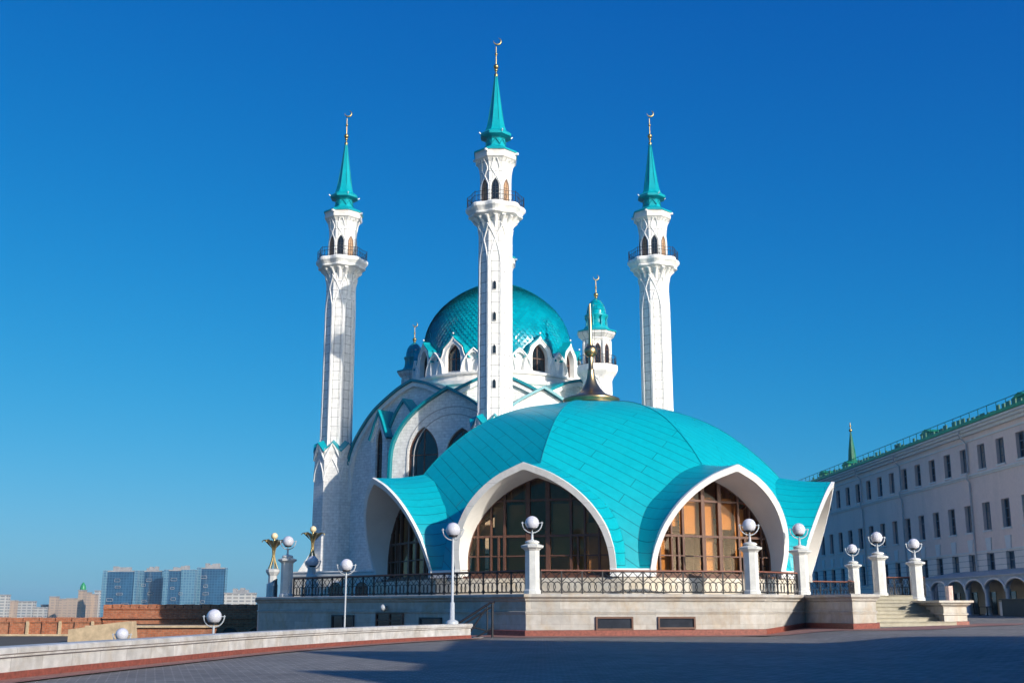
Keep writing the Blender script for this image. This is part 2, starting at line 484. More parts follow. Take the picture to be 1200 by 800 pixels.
def pointed_window(parent, Pf, r, s0, hw, zb, zs, zp, frame='window_frame_brown', pane='dark_pane', fw=0.12, proud=0.06,
                   back=0.0, bars=True, name='window', local=False, n=7, cross=()):
    """frame ring + glazing bars as one mesh, the pane its child. r: wall plane; back: how deep the pane sits"""
    out = [(s, z) for s, z in parch(hw, zs, zp, n)]
    inn = parch(hw - fw, zs, zp - fw * 1.5, n)
    out = [(hw, zb)] + out + [(-hw, zb)]
    inn = [(hw - fw, zb + fw)] + inn + [(-hw + fw, zb + fw)]
    mb = MB()
    r1, r0 = r - back + proud, r - back - 0.03
    N_ = len(out)
    for i in range(N_):
        j = (i + 1) % N_
        a, b, c_, d = out[i], out[j], inn[j], inn[i]
        mb.face([Pf(s0 + a[0], r1, a[1]), Pf(s0 + b[0], r1, b[1]), Pf(s0 + c_[0], r1, c_[1]), Pf(s0 + d[0], r1, d[1])])
        mb.face([Pf(s0 + a[0], r0, a[1]), Pf(s0 + b[0], r0, b[1]), Pf(s0 + b[0], r1, b[1]), Pf(s0 + a[0], r1, a[1])])
        mb.face([Pf(s0 + d[0], r1, d[1]), Pf(s0 + c_[0], r1, c_[1]), Pf(s0 + c_[0], r0, c_[1]), Pf(s0 + d[0], r0, d[1])])
    def bar(sa, za, sb, zb_, w):
        dv = Vector((sb - sa, zb_ - za)); L_ = dv.length
        if L_ < 1e-4: return
        dv /= L_; nv = Vector((-dv.y, dv.x)) * w / 2
        q = [(sa + nv.x, za + nv.y), (sa - nv.x, za - nv.y), (sb - nv.x, zb_ - nv.y), (sb + nv.x, zb_ + nv.y)]
        rr = r1 - 0.015
        mb.face([Pf(s0 + x, rr, z) for x, z in q])
        for k in range(4):
            a, b = q[k], q[(k + 1) % 4]
            mb.face([Pf(s0 + a[0], r0, a[1]), Pf(s0 + b[0], r0, b[1]), Pf(s0 + b[0], rr, b[1]), Pf(s0 + a[0], rr, a[1])])
    if bars:
        bar(0, zb + fw, 0, zp - fw, fw * 0.6)
        bar(-hw + fw, zs, hw - fw, zs, fw * 0.6)
        for zc in cross:
            bar(-hw + fw, zc, hw - fw, zc, fw * 0.6)
    w = mb.build(name, frame, parent, local)
    pm = MB()
    rp = r - back + 0.012
    ic = [(0, (zb + zs) / 2)]
    for i in range(len(inn)):
        j = (i + 1) % len(inn)
        pm.face([Pf(s0, rp, ic[0][1]), Pf(s0 + inn[i][0], rp, inn[i][1]), Pf(s0 + inn[j][0], rp, inn[j][1])])
    pm.build('pane', pane, w, local)
    return w

def crescent(mb, c, r, th, az=0.0, mat=0, n=18, open_dir=R(60)):
    """upright crescent ring tapering to horns"""
    pts = []; rad = []
    for k in range(n + 1):
        a = open_dir + R(52) + (2 * PI - R(104)) * k / n
        pts.append((c[0] + r * cos(a) * cos(az), c[1] + r * cos(a) * sin(az), c[2] + r * sin(a)))
        rad.append(th * (0.12 + sin(PI * k / n)))
    mb.tube(pts, rad, 6, mat)

def sphere(mb, c, r, n=20, m=12, mat=0, zs=1.0):
    prof = [(max(r * sin(PI * k / m), 0.0), -r * zs * cos(PI * k / m)) for k in range(m + 1)]
    mb.lathe(prof, n, c, mat)

# ------------------------------------------------------------------ minarets
BASE = 2.3          # level of the terrace the mosque stands on
CX, CY = -1.5, 116.4  # middle of the mosque

def octp(az, ap, z, off=0.0):
    d = ((az + PI / 8) % (PI / 4)) - PI / 8
    r = ap / cos(d) + off
    return Vector((r * sin(az), -r * cos(az), z))

def build_minaret():
    SH = [(0, 0), (88, 0), (118, 2), (147, 3.5), (170, 5), (176, 7), (184, 7), (205, 6), (236, 7), (250, 7), (258, 6), (275, 5), (300, 4), (500, 4), (900, 4)]
    def Z(y):
        for (a, s0), (b, s1) in zip(SH, SH[1:]):
            if a <= y <= b:
                return zat(y + s0 + (s1 - s0) * (y - a) / (b - a), 100) - BASE
    root = thing('minaret', '', 'minaret')
    A = 1.47                       # apothem of the shaft
    zp = 15.0                      # top of the broad plinth
    # plinth with pointed blind arches
    mb = MB()
    mb.octo([(2.15, -0.2), (2.15, 1.2), (1.98, 1.35), (1.93, zp - 0.9), (2.0, zp - 0.2)])
    pl = mb.build('plinth', 'body_stone', root)
    mb = MB()
    for k in range(8):
        az = R(45 * k)
        for s in (-1, 1):
            pts = [octp(az + s * R(22) * (1 - t) ** 1.0, 1.97, 0.3 + (zp - 1.5) * 0.85 + (zp - 1.5) * 0.15 * t ** 0.6 if t > 0 else 11.6) for t in
                   [i / 8 for i in range(9)]]
            mb.tube(pts[:], 0.06, 6)
        for s in (-1, 1):        # gable edge
            mb.tube([octp(az + s * R(22.3), 2.0, zp - 1.3), octp(az, 2.12, zp + 0.35)], 0.1, 6)
        n, t = dirs(az)
        # white gable panel
        hw = 0.8
        a = octp(az - R(22), 2.02, zp - 0.5); b = octp(az + R(22), 2.02, zp - 0.5); c_ = octp(az, 2.06, zp + 0.3)
        mb.face([a, b, c_])
    mb.build('blind_arcade', 'carved_stone', pl)
    mb = MB()
    for k in range(8):
        az = R(45 * k)
        out_pk = octp(az, 2.22, zp + 0.45); in_pk = octp(az, A + 0.02, zp + 0.75)
        for s in (-1, 1):
            vo = octp(az + s * R(22.5), 2.12, zp - 0.45); vi = octp(az + s * R(22.5), A + 0.02, zp + 0.15)
            mb.face([out_pk, vo, vi, in_pk] if s > 0 else [out_pk, in_pk, vi, vo])
            lo = Vector((0, 0, -0.12))
            mb.face([out_pk, out_pk + lo, vo + lo, vo])
    mb.build('pleated_roof', 'teal_metal', pl)
    # shaft
    zc0, zc1 = Z(300), Z(268)
    mb = MB()
    mb.octo([(A + 0.05, zp - 0.6), (A, Z(420)), (A - 0.02, zc0), (A - 0.02, zc1), (A + 0.02, Z(262)), (A + 0.1, Z(256)), (A + .3, Z(252))])
    sh = mb.build('shaft', 'shaft_panels', root)
    mb = MB()
    for k in range(8):
        az = R(22.5 + 45 * k)
        mb.tube([octp(az, A + 0.03, zp), octp(az, A, Z(420)), octp(az, A - 0.02, zc0)], 0.055, 6)
        azf = R(45 * k)
        # long pointed blind arch on each side, ribs crossing above
        for s in (-1, 1):
            pts = [octp(azf + s * R(19), A, zp + 0.9), octp(azf + s * R(19), A - 0.02, Z(312))]
            for i in range(1, 13):
                t = i / 12
                zz = Z(312) + (Z(262) - Z(312)) * t
                ang = s * R(19) * (1 - 2.35 * t ** 1.9)
                apx = A - 0.02 + 0.14 * max(0, (t - 0.8) / 0.2)
                pts.append(octp(azf + ang, apx, zz))
            mb.tube(pts, 0.075, 6)
    mb.build('rib', 'carved_stone', sh)
    for yy in (335, 371, 409, 449):
        Pf = pframe((0, 0), R(0))
        zz = Z(yy)
        pointed_window(root, Pf, A + 0.045, -0.05, 0.17, zz - 0.42, zz + 0.12, zz + 0.42, 'groove_stone', 'dark_pane', fw=0.035, proud=0.04, bars=False,
                       name='slit_window', local=True, n=4)
    # corbelled balcony
    mod8 = lambda a, z: 1 + 0.055 * cos(8 * a) * min(1, max(0, (z - Z(268)) / 0.8))
    mb = MB()
    mb.lathe([(A - 0.1, Z(269)), (A + 0.0, Z(264)), (A + 0.05, Z(259)), (A + 0.16, Z(255)), (A + 0.42, Z(252)), (A + 0.86, Z(249.8)), (A + 0.90, Z(248.6)),
              (A + 0.80, Z(247.6)), (A + 0.98, Z(244.5)), (A + 1.12, Z(242.5)), (A + 1.14, Z(239.5)), (A + 1.04, Z(238)), (A - 0.2, Z(238))],
             64, mod=mod8, smooth=False)
    for k in range(16):     # drop-shaped corbels under the slab
        az = R(22.5 * k)
        n, t = dirs(az)
        big = k % 2
        pts = [n * (A + 0.02) + Vector((0, 0, Z(266 - 3 * big))), n * (A + 0.10) + Vector((0, 0, Z(260))), n * (A + 0.26) + Vector((0, 0, Z(256))),
               n * (A + 0.58) + Vector((0, 0, Z(251.5)))]
        mb.tube(pts, [0.04, 0.12, 0.17, 0.2], 8)
    bal = mb.build('balcony', 'carved_stone', root)
    for k in range(8):
        pointed_window(bal, pframe((0, 0), R(22.5 + 45 * k)), A + 0.16, 0, 0.13, Z(264.5), Z(260), Z(256), 'carved_stone', 'dark_pane', fw=0.03, proud=0.03, bars=False, name='slit', local=True, n=4)
    mb = MB()
    rb = A + 1.02
    ring = lambda z: [(rb * (1 + 0.04 * cos(8 * R(7.5 * k))) * sin(R(7.5 * k)), -rb * (1 + 0.04 * cos(8 * R(7.5 * k))) * cos(R(7.5 * k)), z) for k in range(49)]
    z0, z1 = Z(238), Z(226.5)
    for z in (z0 + 0.12, z1, z0 + 0.62):
        mb.tube(ring(z), 0.024, 5)
    for k in range(48):
        a = ring(0)[k]
        mb.tube([(a[0], a[1], z0), (a[0], a[1], z1 + (0.1 if k % 6 == 0 else 0))], 0.034 if k % 6 == 0 else 0.016, 4)
    for k in range(24):     # scrolls
        a = ring(0)[2 * k + 1]
        cc = Vector((a[0], a[1], z0 + 0.38)); tt = Vector((-a[1], a[0], 0)).normalized()
        mb.tube([cc + tt * 0.13 * cos(R(45 * j)) + Vector((0, 0, 0.2 * sin(R(45 * j)))) for j in range(9)], 0.016, 4, cap=False)
    mb.build('railing', 'iron', bal)
    # lantern
    L_ = 1.36
    mb = MB()
    mb.octo([(L_, Z(239)), (L_, Z(208)), (L_ + 0.04, Z(196)), (L_ + 0.2, Z(188)), (L_ + 0.42, Z(184.5))])
    lan = mb.build('lantern', 'shaft_panels', root)
    mb = MB()
    pro = [(Z(239), L_), (Z(208), L_), (Z(196), L_ + 0.04), (Z(188), L_ + 0.2), (Z(184.5), L_ + 0.42)]
    def lap(z):
        for (za, a), (zb, b) in zip(pro, pro[1:]):
            if z <= zb: return a + (b - a) * (z - za) / (zb - za)
        return pro[-1][1]
    for k in range(8):
        az = R(45 * k)
        for s in (-1, 1):
            pts = []
            for i in range(15):
                t = i / 14
                zz = Z(238) + (Z(186) - Z(238)) * t
                if t < 0.42: ang = s * R(20)
                else:
                    u = (t - 0.42) / 0.58
                    ang = s * R(20) * (1 - 3.1 * u ** 1.25) if u < 0.66 else s * (R(20) * (1 - 3.1 * 0.66 ** 1.25) + R(20) * 1.0 * (u - 0.66) / 0.34 * 0.6)
                pts.append(octp(az + ang, lap(zz), zz, 0.01))
            mb.tube(pts, 0.06, 6)
    mb.build('rib', 'carved_stone', lan)
    for k in range(8):
        az = R(45 * k)
        pointed_window(lan, pframe((0, 0), az), L_, 0, 0.33, Z(236), Z(219), Z(208.5), 'window_frame_brown' if k % 3 == 1 else 'dark_frame',
                       'interior_wall' if k % 3 == 1 else 'dark_pane', fw=0.06, proud=0.05, bars=True, name='window', local=True, n=6)
    mb = MB()
    mb.octo([(L_ + 0.35, Z(185.5)), (L_ + 0.5, Z(184)), (L_ + 0.52, Z(180.5)), (L_ + 0.46, Z(180)), (L_ + 0.5, Z(177)), (L_ + 0.55, Z(176.5))])
    cor = mb.build('cornice', 'cornice_stone', root)
    for k in range(4):
        mb = MB()
        az = R(45 + 90 * k + 22)
        n, t = dirs(az)
        c_ = n * (L_ + 0.75) + Vector((0, 0, Z(178)))
        mb.obox(c_, n, t, -0.3, 0.16, -0.09, 0.09, -0.08, 0.12)
        mb.build('floodlight', 'lens_white', cor, local=True)
    # spire
    mb = MB()
    mb.octo([(L_ + 0.62, Z(176.5)), (L_ + 0.62, Z(175)), (1.1, Z(170.5)), (0.90, Z(169)), (0.82, Z(161)), (0.86, Z(159.5)), (1.38, Z(158)), (1.42, Z(155.5)),
             (0.98, Z(151.5)), (0.84, Z(147)), (0.66, Z(137)), (0.44, Z(118)), (0.2, Z(97)), (0.09, Z(88))])
    sp = mb.build('spire', 'teal_metal', root)
    mb = MB()
    for k in range(8):
        az = R(45 * k)
        for s in (-1, 1):
            mb.tube([octp(az + s * R(22.5), 0.93, Z(168)), octp(az + s * R(8), 0.90, Z(163.5)), octp(az, 0.9, Z(161.5))], 0.035, 4)
        mb.tube([octp(az + R(22.5), 0.80, Z(147)), octp(az + R(22.5), 0.44, Z(118)), octp(az + R(22.5), 0.1, Z(88))], 0.028, 4)
    mb.build('seam', 'teal_trim', sp)
    for k in range(0, 8, 2):
        az = R(22.5 + 45 * k); mb = MB()
        mb.tube([octp(az, 1.38, Z(156)), octp(az, 1.38, Z(156)) * 1.0 + octp(az, 0.16, 0) + Vector((0, 0, 0.14))], 0.06, 5)
        mb.build('floodlight', 'lens_white', sp, local=True)
    mb = MB()
    zf = Z(88)
    mb.lathe([(0.1, zf - 0.3), (0.2, zf), (0.07, zf + 0.15), (0.08, zf + 0.4)], 12)
    sphere(mb, (0, 0, Z(78.5)), 0.25)
    sphere(mb, (0, 0, Z(82.5)), 0.16)
    mb.tube([(0, 0, zf), (0, 0, Z(55))], [0.075, 0.04], 8)
    sphere(mb, (0, 0, Z(64)), 0.14)
    crescent(mb, (0.1, 0, Z(48.5)), 0.36, 0.085, R(10), open_dir=R(125))
    mb.build('crescent_finial', 'gold', sp)
    return root

mn0 = build_minaret()
mn_spots = [((CX, 100.0), 'nearest tall white minaret, tallest in the photo, in front of the big teal dome'),
            ((CX - 16.4, CY), 'tall white minaret left of the big dome, striped with another minaret\'s shadow'),
            ((CX + 16.4, CY), 'tall white minaret right of the big dome, rising behind the low teal pavilion'),
            ((CX, CY + 16.4), 'farthest minaret, only a teal eave showing right of the nearest minaret above the dome')]
for i, ((x, y), lab) in enumerate(mn_spots):
    o = mn0 if i == 0 else copy_tree(mn0)
    o.location = (x, y, BASE); o['label'] = lab; o['group'] = 'four tall minarets of the mosque'
    if i:      # the slit windows face the plaza on the nearest minaret only
        for ch in [c for c in bpy.data.objects if c.parent == o and c.name.startswith('slit_window')]:
            for g_ in [c for c in bpy.data.objects if c.parent == ch]:
                bpy.data.objects.remove(g_)
            bpy.data.objects.remove(ch)

# ------------------------------------------------------------------ small turrets
def build_turret():
    Y0 = 105.7
    Z = lambda y: zat(y, Y0) - BASE
    root = thing('turret', '', 'turret')
    mb = MB()
    mb.octo([(1.3, 8), (1.3, Z(447)), (1.45, Z(443)), (1.78, Z(438)), (1.84, Z(436)), (1.84, Z(430)), (1.3, Z(429.5))])
    sh = mb.build('shaft', 'carved_stone', root)
    mb = MB()
    for k in range(8):
        az = R(45 * k)
        for s in (-1, 1):
            mb.tube([octp(az + s * R(20), 1.3, Z(470)), octp(az + s * R(14), 1.3, Z(456)), octp(az, 1.31, Z(447)), octp(az - s * R(20), 1.55, Z(440))], 0.05, 5)
    mb.build('rib', 'carved_stone', sh)
    mb = MB()
    zr0, zr1 = Z(430), Z(419)
    ring = lambda z: [(1.78 * sin(R(15 * k)), -1.78 * cos(R(15 * k)), z) for k in range(25)]
    for z in (zr0 + .1, zr1): mb.tube(ring(z), 0.024, 4)
    for k in range(24):
        a = ring(0)[k]; mb.tube([(a[0], a[1], zr0), (a[0], a[1], zr1)], 0.022, 4)
        cc = Vector((a[0], a[1], zr0 + 0.42)); tt = Vector((-a[1], a[0], 0)).normalized()
        mb.tube([cc + tt * 0.15 * cos(R(60 * j)) + Vector((0, 0, 0.2 * sin(R(60 * j)))) for j in range(7)], 0.016, 4, cap=False)
    mb.build('railing', 'iron', sh)
    mb = MB()
    mb.octo([(1.2, Z(430)), (1.2, Z(402)), (1.3, Z(400)), (1.3, Z(398)), (1.55, Z(395)), (1.68, Z(393.5)), (1.68, Z(391))])
    lan = mb.build('lantern', 'shaft_panels', root)
    mb = MB()
    for k in range(8):
        az = R(22.5 + 45 * k)
        mb.tube([octp(az, 1.22, Z(429)), octp(az, 1.22, Z(401))], 0.12, 6)
    mb.build('colonnette', 'carved_stone', lan)
    for k in range(8):
        pointed_window(lan, pframe((0, 0), R(45 * k)), 1.2, 0, 0.28, Z(428), Z(412), Z(404.5), 'window_frame_brown', 'dark_pane', fw=0.06, proud=0.04, name='window', local=True, n=5)
    mb = MB()
    mb.octo([(1.8, Z(391)), (1.8, Z(389.5)), (1.2, Z(387)), (1.2, Z(386.5))])
    mb.lathe([(1.22, Z(388)), (1.2, Z(385)), (1.12, Z(384)), (0.9, Z(381)), (0.88, Z(374)), (1.12, Z(371.5)), (1.12, Z(370)), (0.94, Z(369.5))], 24)
    for k in range(8):
        az = R(45 * k)
        mb.tube([octp(az + R(22.5), 0.98, Z(386)), octp(az + R(22.5), 0.9, Z(376)), octp(az + R(22.5), 1.05, Z(371.5))], 0.07, 5)
    dr = mb.build('drum', 'teal_metal', root)
    mb = MB()
    zb, zt = Z(370), Z(350)
    H = zt - zb
    prof = [(0.93 * (1 - (t ** 2.4)) ** 0.62 + 0.0, zb + H * t) for t in [i / 14 for i in range(14)]] + [(0.08, zt + 0.05)]
    mb.lathe(prof, 28, uvr=1.0)
    dm = mb.build('dome', 'teal_scales', root)
    mb = MB()
    mb.tube([(0, 0, zt - 0.1), (0, 0, Z(328))], [0.07, 0.035], 8)
    sphere(mb, (0, 0, Z(345.5)), 0.22); sphere(mb, (0, 0, Z(348.5)), 0.15); sphere(mb, (0, 0, Z(337)), 0.1)
    crescent(mb, (0.03, 0, Z(325)), 0.26, 0.06, R(10), open_dir=R(125))
    mb.build('crescent_finial', 'gold', dm)
    return root

tr0 = build_turret()
tr0.location = (7.98, 105.7, BASE)
tag(tr0, 'short white turret with railing and small teal dome, behind the brass finial', group='small domed turrets of the mosque')
tr1 = copy_tree(tr0); tr1.location = (-10.8, 124.4, BASE)
tag(tr1, 'short turret half hidden left of the big dome, its small dome in shadow')

# ------------------------------------------------------------------ mosque hall
mosque = thing('mosque', 'white stone mosque hall with large glazed teal dome and pointed gables', 'mosque', (CX, CY, BASE))

def wall_with_holes(mb, Pf, r, outline, holes, depth, reveal=0.35):
    """outline, holes: (s, z) loops; the front sheet with openings, its edge going back 'depth'"""
    loops = [[Vector((s, z, 0)) for s, z in outline]] + [[Vector((s, z, 0)) for s, z in h] for h in holes]
    flat = [p for l in loops for p in l]
    for t in geometry.tessellate_polygon(loops):
        q = [flat[i] for i in t]
        if (q[1] - q[0]).cross(q[2] - q[0]).z < 0:
            q = [q[0], q[2], q[1]]
        mb.face([Pf(p.x, r, p.y) for p in q], 0, [(p.x, p.y) for p in q])
    n = len(outline)
    for i in range(n):
        a, b = outline[i], outline[(i + 1) % n]
        mb.face([Pf(a[0], r, a[1]), Pf(a[0], r - depth, a[1]), Pf(b[0], r - depth, b[1]), Pf(b[0], r, b[1])])
    for h in holes:
        for i in range(len(h)):
            a, b = h[i], h[(i + 1) % len(h)]
            mb.face([Pf(a[0], r, a[1]), Pf(b[0], r, b[1]), Pf(b[0], r - reveal, b[1]), Pf(a[0], r - reveal, a[1])])

def arch_loop(s0, hw, zb, zs, zp, n=7):
    return [(s0 + hw, zb)] + [(s0 + s, z) for s, z in parch(hw, zs, zp, n)] + [(s0 - hw, zb)]

def vault(parent, az, rf, rb, prof, zbot, C=(CX, CY), s0=0.0, depth=0.8, windows=(), over=0.4, band=0.5, th=0.24,
          wallmat='body_stone', roofmat='teal_metal', wname='gable_wall', trim=True, grooves=(), cut=None):
    """a pointed gable wall with a teal vault running back from it. prof: (s, z) from the ridge to one eave"""
    Pf0 = pframe(C, az)
    Pf = lambda s, r, z: Pf0(s + s0, r, z)
    P = catmull(prof, 5) if len(prof) > 3 else list(prof)
    full = list(reversed(P)) + [(-s, z) for s, z in P[1:]]      # right eave .. ridge .. left eave
    if cut:
        full = [p for p in full if (p[0] <= cut if cut > 0 else p[0] >= cut)]
    outline = [(full[0][0], zbot)] + full + [(full[-1][0], zbot)]
    holes = [arch_loop(w[0], w[1], w[2], w[3], w[4]) for w in windows]
    mb = MB()
    wall_with_holes(mb, Pf, rf, outline, holes, depth)
    wall = mb.build(wname, wallmat, parent)
    for w in windows:
        pointed_window(wall, Pf, rf, w[0], w[1], w[2], w[3], w[4], back=0.3, fw=w[5] if len(w) > 5 else 0.13, proud=0.08, cross=w[6] if len(w) > 6 else ())
    # roof sheet
    def offs(o):
        res = []
        for i, (s, z) in enumerate(full):
            a = full[max(0, i - 1)]; b = full[min(len(full) - 1, i + 1)]
            d = Vector((b[0] - a[0], b[1] - a[1]))
            if abs(s) < 1e-6:
                nv = Vector((0, 1)); k = 1.0
                e = Vector((full[i][0] - a[0], full[i][1] - a[1]))
                nn = Vector((e.y, -e.x)).normalized(); k = 1 / max(0.5, abs(nn.y))
                res.append((0, z + o * k)); continue
            nv = Vector((d.y, -d.x)).normalized()
            res.append((s + nv.x * o, z + nv.y * o))
        return res
    o1, o0 = offs(th + 0.02), offs(0.02)
    mb = MB()
    half = [i for i, p in enumerate(full) if abs(p[0]) < 1e-6][0]
    for part in (range(0, half), range(half, len(full) - 1)):
        rows = []; uvs = []; acc = 0
        idx = list(part) + [part[-1] + 1]
        for j, i in enumerate(idx):
            if j: acc += math.hypot(o1[i][0] - o1[idx[j - 1]][0], o1[i][1] - o1[idx[j - 1]][1])
            rows.append([Pf(o1[i][0], rf + over, o1[i][1]), Pf(o1[i][0], rb, o1[i][1])]); uvs.append([(0, acc), (rf - rb, acc)])
        mb.grid(rows, 0, uvs, smooth=True)
    for i in range(len(full) - 1):
        mb.face([Pf(*(o0[i][0], rf + over, o0[i][1])), Pf(*(o1[i][0], rf + over, o1[i][1])), Pf(*(o1[i + 1][0], rf + over, o1[i + 1][1])), Pf(*(o0[i + 1][0], rf + over, o0[i + 1][1]))], 1)
        mb.face([Pf(o0[i][0], rf + over, o0[i][1]), Pf(o0[i + 1][0], rf + over, o0[i + 1][1]), Pf(o0[i + 1][0], rf - depth, o0[i + 1][1]), Pf(o0[i][0], rf - depth, o0[i][1])], 1)
    mb.build('vault_roof', [roofmat, 'teal_trim'], parent)
    if band > 0:
        mb = MB()
        i1 = offs(-0.01); i0 = offs(-band)
        rr = rf + over * 0.62
        for i in range(len(full) - 1):
            mb.face([Pf(i0[i][0], rr, i0[i][1]), Pf(i1[i][0], rr, i1[i][1]), Pf(i1[i + 1][0], rr, i1[i + 1][1]), Pf(i0[i + 1][0], rr, i0[i + 1][1])])
            mb.face([Pf(i0[i][0], rf, i0[i][1]), Pf(i0[i][0], rr, i0[i][1]), Pf(i0[i + 1][0], rr, i0[i + 1][1]), Pf(i0[i + 1][0], rf, i0[i + 1][1])])
        mb.build('arch_band', 'carved_stone', wall)
    if grooves:
        mb = MB()
        for hw, zb, zs, zpk in grooves:
            lp = arch_loop(0.5, hw, zb, zs, zpk, 10)
            for dx in (0,):
                mb.tube([Pf(s, rf + 0.015, z) for s, z in lp], 0.05, 5)
        mb.build('moulding', 'groove_stone', wall)
    return wall

profA = [(0, 22.7), (1.4, 22.35), (2.8, 21.85), (5.5, 20.55), (7.5, 18.95), (9.05, 17.1), (9.75, 15.0), (10.0, 12.0)]
profB = [(0, 21.2), (1.2, 20.55), (2.6, 19.7), (4.1, 18.4), (5.1, 16.9), (5.5, 15.5), (5.6, 13.0)]
prof0 = [(0, 22.7), (1.4, 22.35), (2.8, 21.75), (4.5, 20.6), (6.0, 19.0)]
for azd in (-45, 45, 135, 225):
    vault(mosque, R(azd), 11.0, 5.0, profA, BASE, depth=1.2, over=0.55, band=0.4, cut={-45: 5.0, 45: -5.0}.get(azd),
          windows=[(-7.2, 0.55, 4.5, 9.5, 11.0)] if azd in (135, 225) else ())
for azd, rr in ((0, 11.2), (90, 10.0), (180, 10.0), (270, 10.0)):
    vault(mosque, R(azd), rr, 5.0, prof0 if azd else [(0, 22.7), (1.4, 22.25), (2.8, 21.6), (4.3, 20.8)], BASE, depth=1.0, over=0.5, band=0.4)
for azd, sg in ((-20, 1), (20, -1), (160, 1), (200, -1)):
    vault(mosque, R(azd), 12.7, 5.5, profB, BASE, depth=3.2, over=0.45, band=0.0,
          windows=[(-2.45 * sg, 1.5, 12.6, 15.3, 17.9, 0.17), (1.35 * sg, 1.5, 12.6, 15.3, 17.6, 0.17)],
          grooves=((4.6, 12.0, 15.2, 19.6), (3.9, 12.0, 15.0, 18.9)) if sg > 0 else ((4.0, 12.0, 15.0, 19.2),))
# narrow bays in front of the large gables
for azd, s0, sg in ((-45, -3.3, 1), (45, 3.3, -1)):
    vault(mosque, R(azd), 12.6, 8.5, [(0, 19.7), (0.45, 18.9), (0.9, 17.9), (1.25, 17.3)], BASE, s0=s0, depth=1.6, over=0.25, band=0.22,
          windows=[(0, 0.5, 11.6, 17.0, 18.5, 0.1, (12.8, 14.4, 16.0))], wname='bay_wall')
    vault(mosque, R(azd), 12.0, 8.5, [(0, 20.7), (1.0, 19.7), (2.0, 18.2), (2.2, 17.8)], BASE, s0=s0 + 2.9 * sg, depth=1.0, over=0.2, band=0.0,
          wname='bay_wall')

# drum, niches, dome
mb = MB()
mb.lathe([(9.3, 20.6), (9.3, 22.2), (9.5, 22.35), (9.5, 22.7), (8.9, 22.8), (8.8, 23.3), (9.05, 23.4), (9.05, 23.6), (8.4, 23.75), (7.7, 24.1), (7.6, 25.2)], 72, (CX, CY, 0), smooth=False)
mb.build('drum', 'cornice_stone', mosque)
def niche(az, rf, hw, zb, zpk, window):
    Pf = pframe((CX, CY), az)
    # ogee outline: hips low and a drawn-up point
    h = zpk - zb
    if window:
        prof = [(0, zpk), (hw * 0.12, zpk - h * .09), (hw * 0.36, zpk - h * .19), (hw * 0.62, zpk - h * .30), (hw * 0.70, zpk - h * .42), (hw * .80, zpk - h * .53), (hw, zpk - h * .66), (hw * 1.12, zb)]
    else:
        prof = [(0, zpk), (hw * .35, zpk - h * .16), (hw * .68, zpk - h * .40), (hw * .9, zpk - h * .66), (hw, zb)]
    P = catmull(prof, 4)
    full = list(reversed(P)) + [(-s, z) for s, z in P[1:]]
    k = 0.60 if window else 0.76
    kz = 0.72 if window else 0.82
    if window:
        inner = arch_loop(0, hw * 0.50, zb, zb + h * 0.42, zb + h * 0.80, 8)
    else:
        inner = arch_loop(0, hw * 0.76, zb, zb + h * 0.2, zb + h * 0.82, 8)
    mb = MB()
    outline = [(full[0][0], zb - .02)] + full + [(full[-1][0], zb - .02)]
    inn = [(s, max(z, zb + 0.12)) for s, z in inner]
    wall_with_holes(mb, Pf, rf, outline, [inn], 0.9 if window else 0.7, reveal=0.66 if window else 0.3)
    for j in range(len(full) - 1):    # raised edge
        a, b = full[j], full[j + 1]
        mb.tube([Pf(a[0] * .95, rf + 0.02, a[1] - 0.07), Pf(b[0] * .95, rf + 0.02, b[1] - 0.07)], 0.085, 5, cap=False)
    if not window:
        q = [Pf(s, rf - 0.3, z) for s, z in inn]
        mb.face(list(reversed(q)))
    w = mb.build('niche' if window else 'blind_arch', 'carved_stone', mosque)
    if window:
        pointed_window(w, Pf, rf - 0.62, 0, hw * 0.54, zb + 0.1, zb + h * 0.42, zb + h * 0.80, back=0, fw=0.12, proud=0.08)
        mb = MB()
        o1 = [(s * 1.07 , z + 0.12) for s, z in full]
        rows = [[Pf(s, rf + 0.08, z), Pf(s * 0.9, rf - 2.3, z + .1)] for s, z in o1 if z > zb + h * 0.3]
        mb.grid(rows, 0, smooth=True)
        low = [[Pf(s, rf + 0.08, z), Pf(s, rf + 0.08, z - 0.12)] for s, z in o1 if z > zb + h * 0.3]
        mb.grid(low, 0, smooth=False)
        mb.build('hood', 'teal_metal', w)
        mb = MB(); sphere(mb, Pf(0, rf + 0.02, zpk + 0.28), 0.1, 10, 8)
        mb.build('floodlight', 'lens_white', w)
for k in range(12):
    niche(R(30 * k), 8.45, 1.75, 23.65, 27.35, True)
    niche(R(15 + 30 * k), 8.62, 1.3, 23.66, 26.0, False)
mb = MB()
def dome_pt(u, a, o):
    rr = 7.60 * max(cos(a), 0) ** 0.98 if a < PI / 2 - 0.01 else 0.0
    if a < R(-8): rr = 7.60 * cos(R(-8)) ** .98 - (R(-8) - a) * 0.4
    z = 27.4 + (6.6 * sin(a) + 0.5 * max(0, sin(a)) ** 10)
    n = Vector((sin(u) * cos(a), -cos(u) * cos(a), sin(a)))
    return Vector((CX + rr * sin(u), CY - rr * cos(u), z)) + n * o
NS = 92
al = R(-19); rows_a = [al]
while al < R(86):
    al += max(0.016, 2 * PI / NS * cos(al) * 0.66); rows_a.append(min(al, R(89)))
rnd = random.Random(21)
smb = MB()
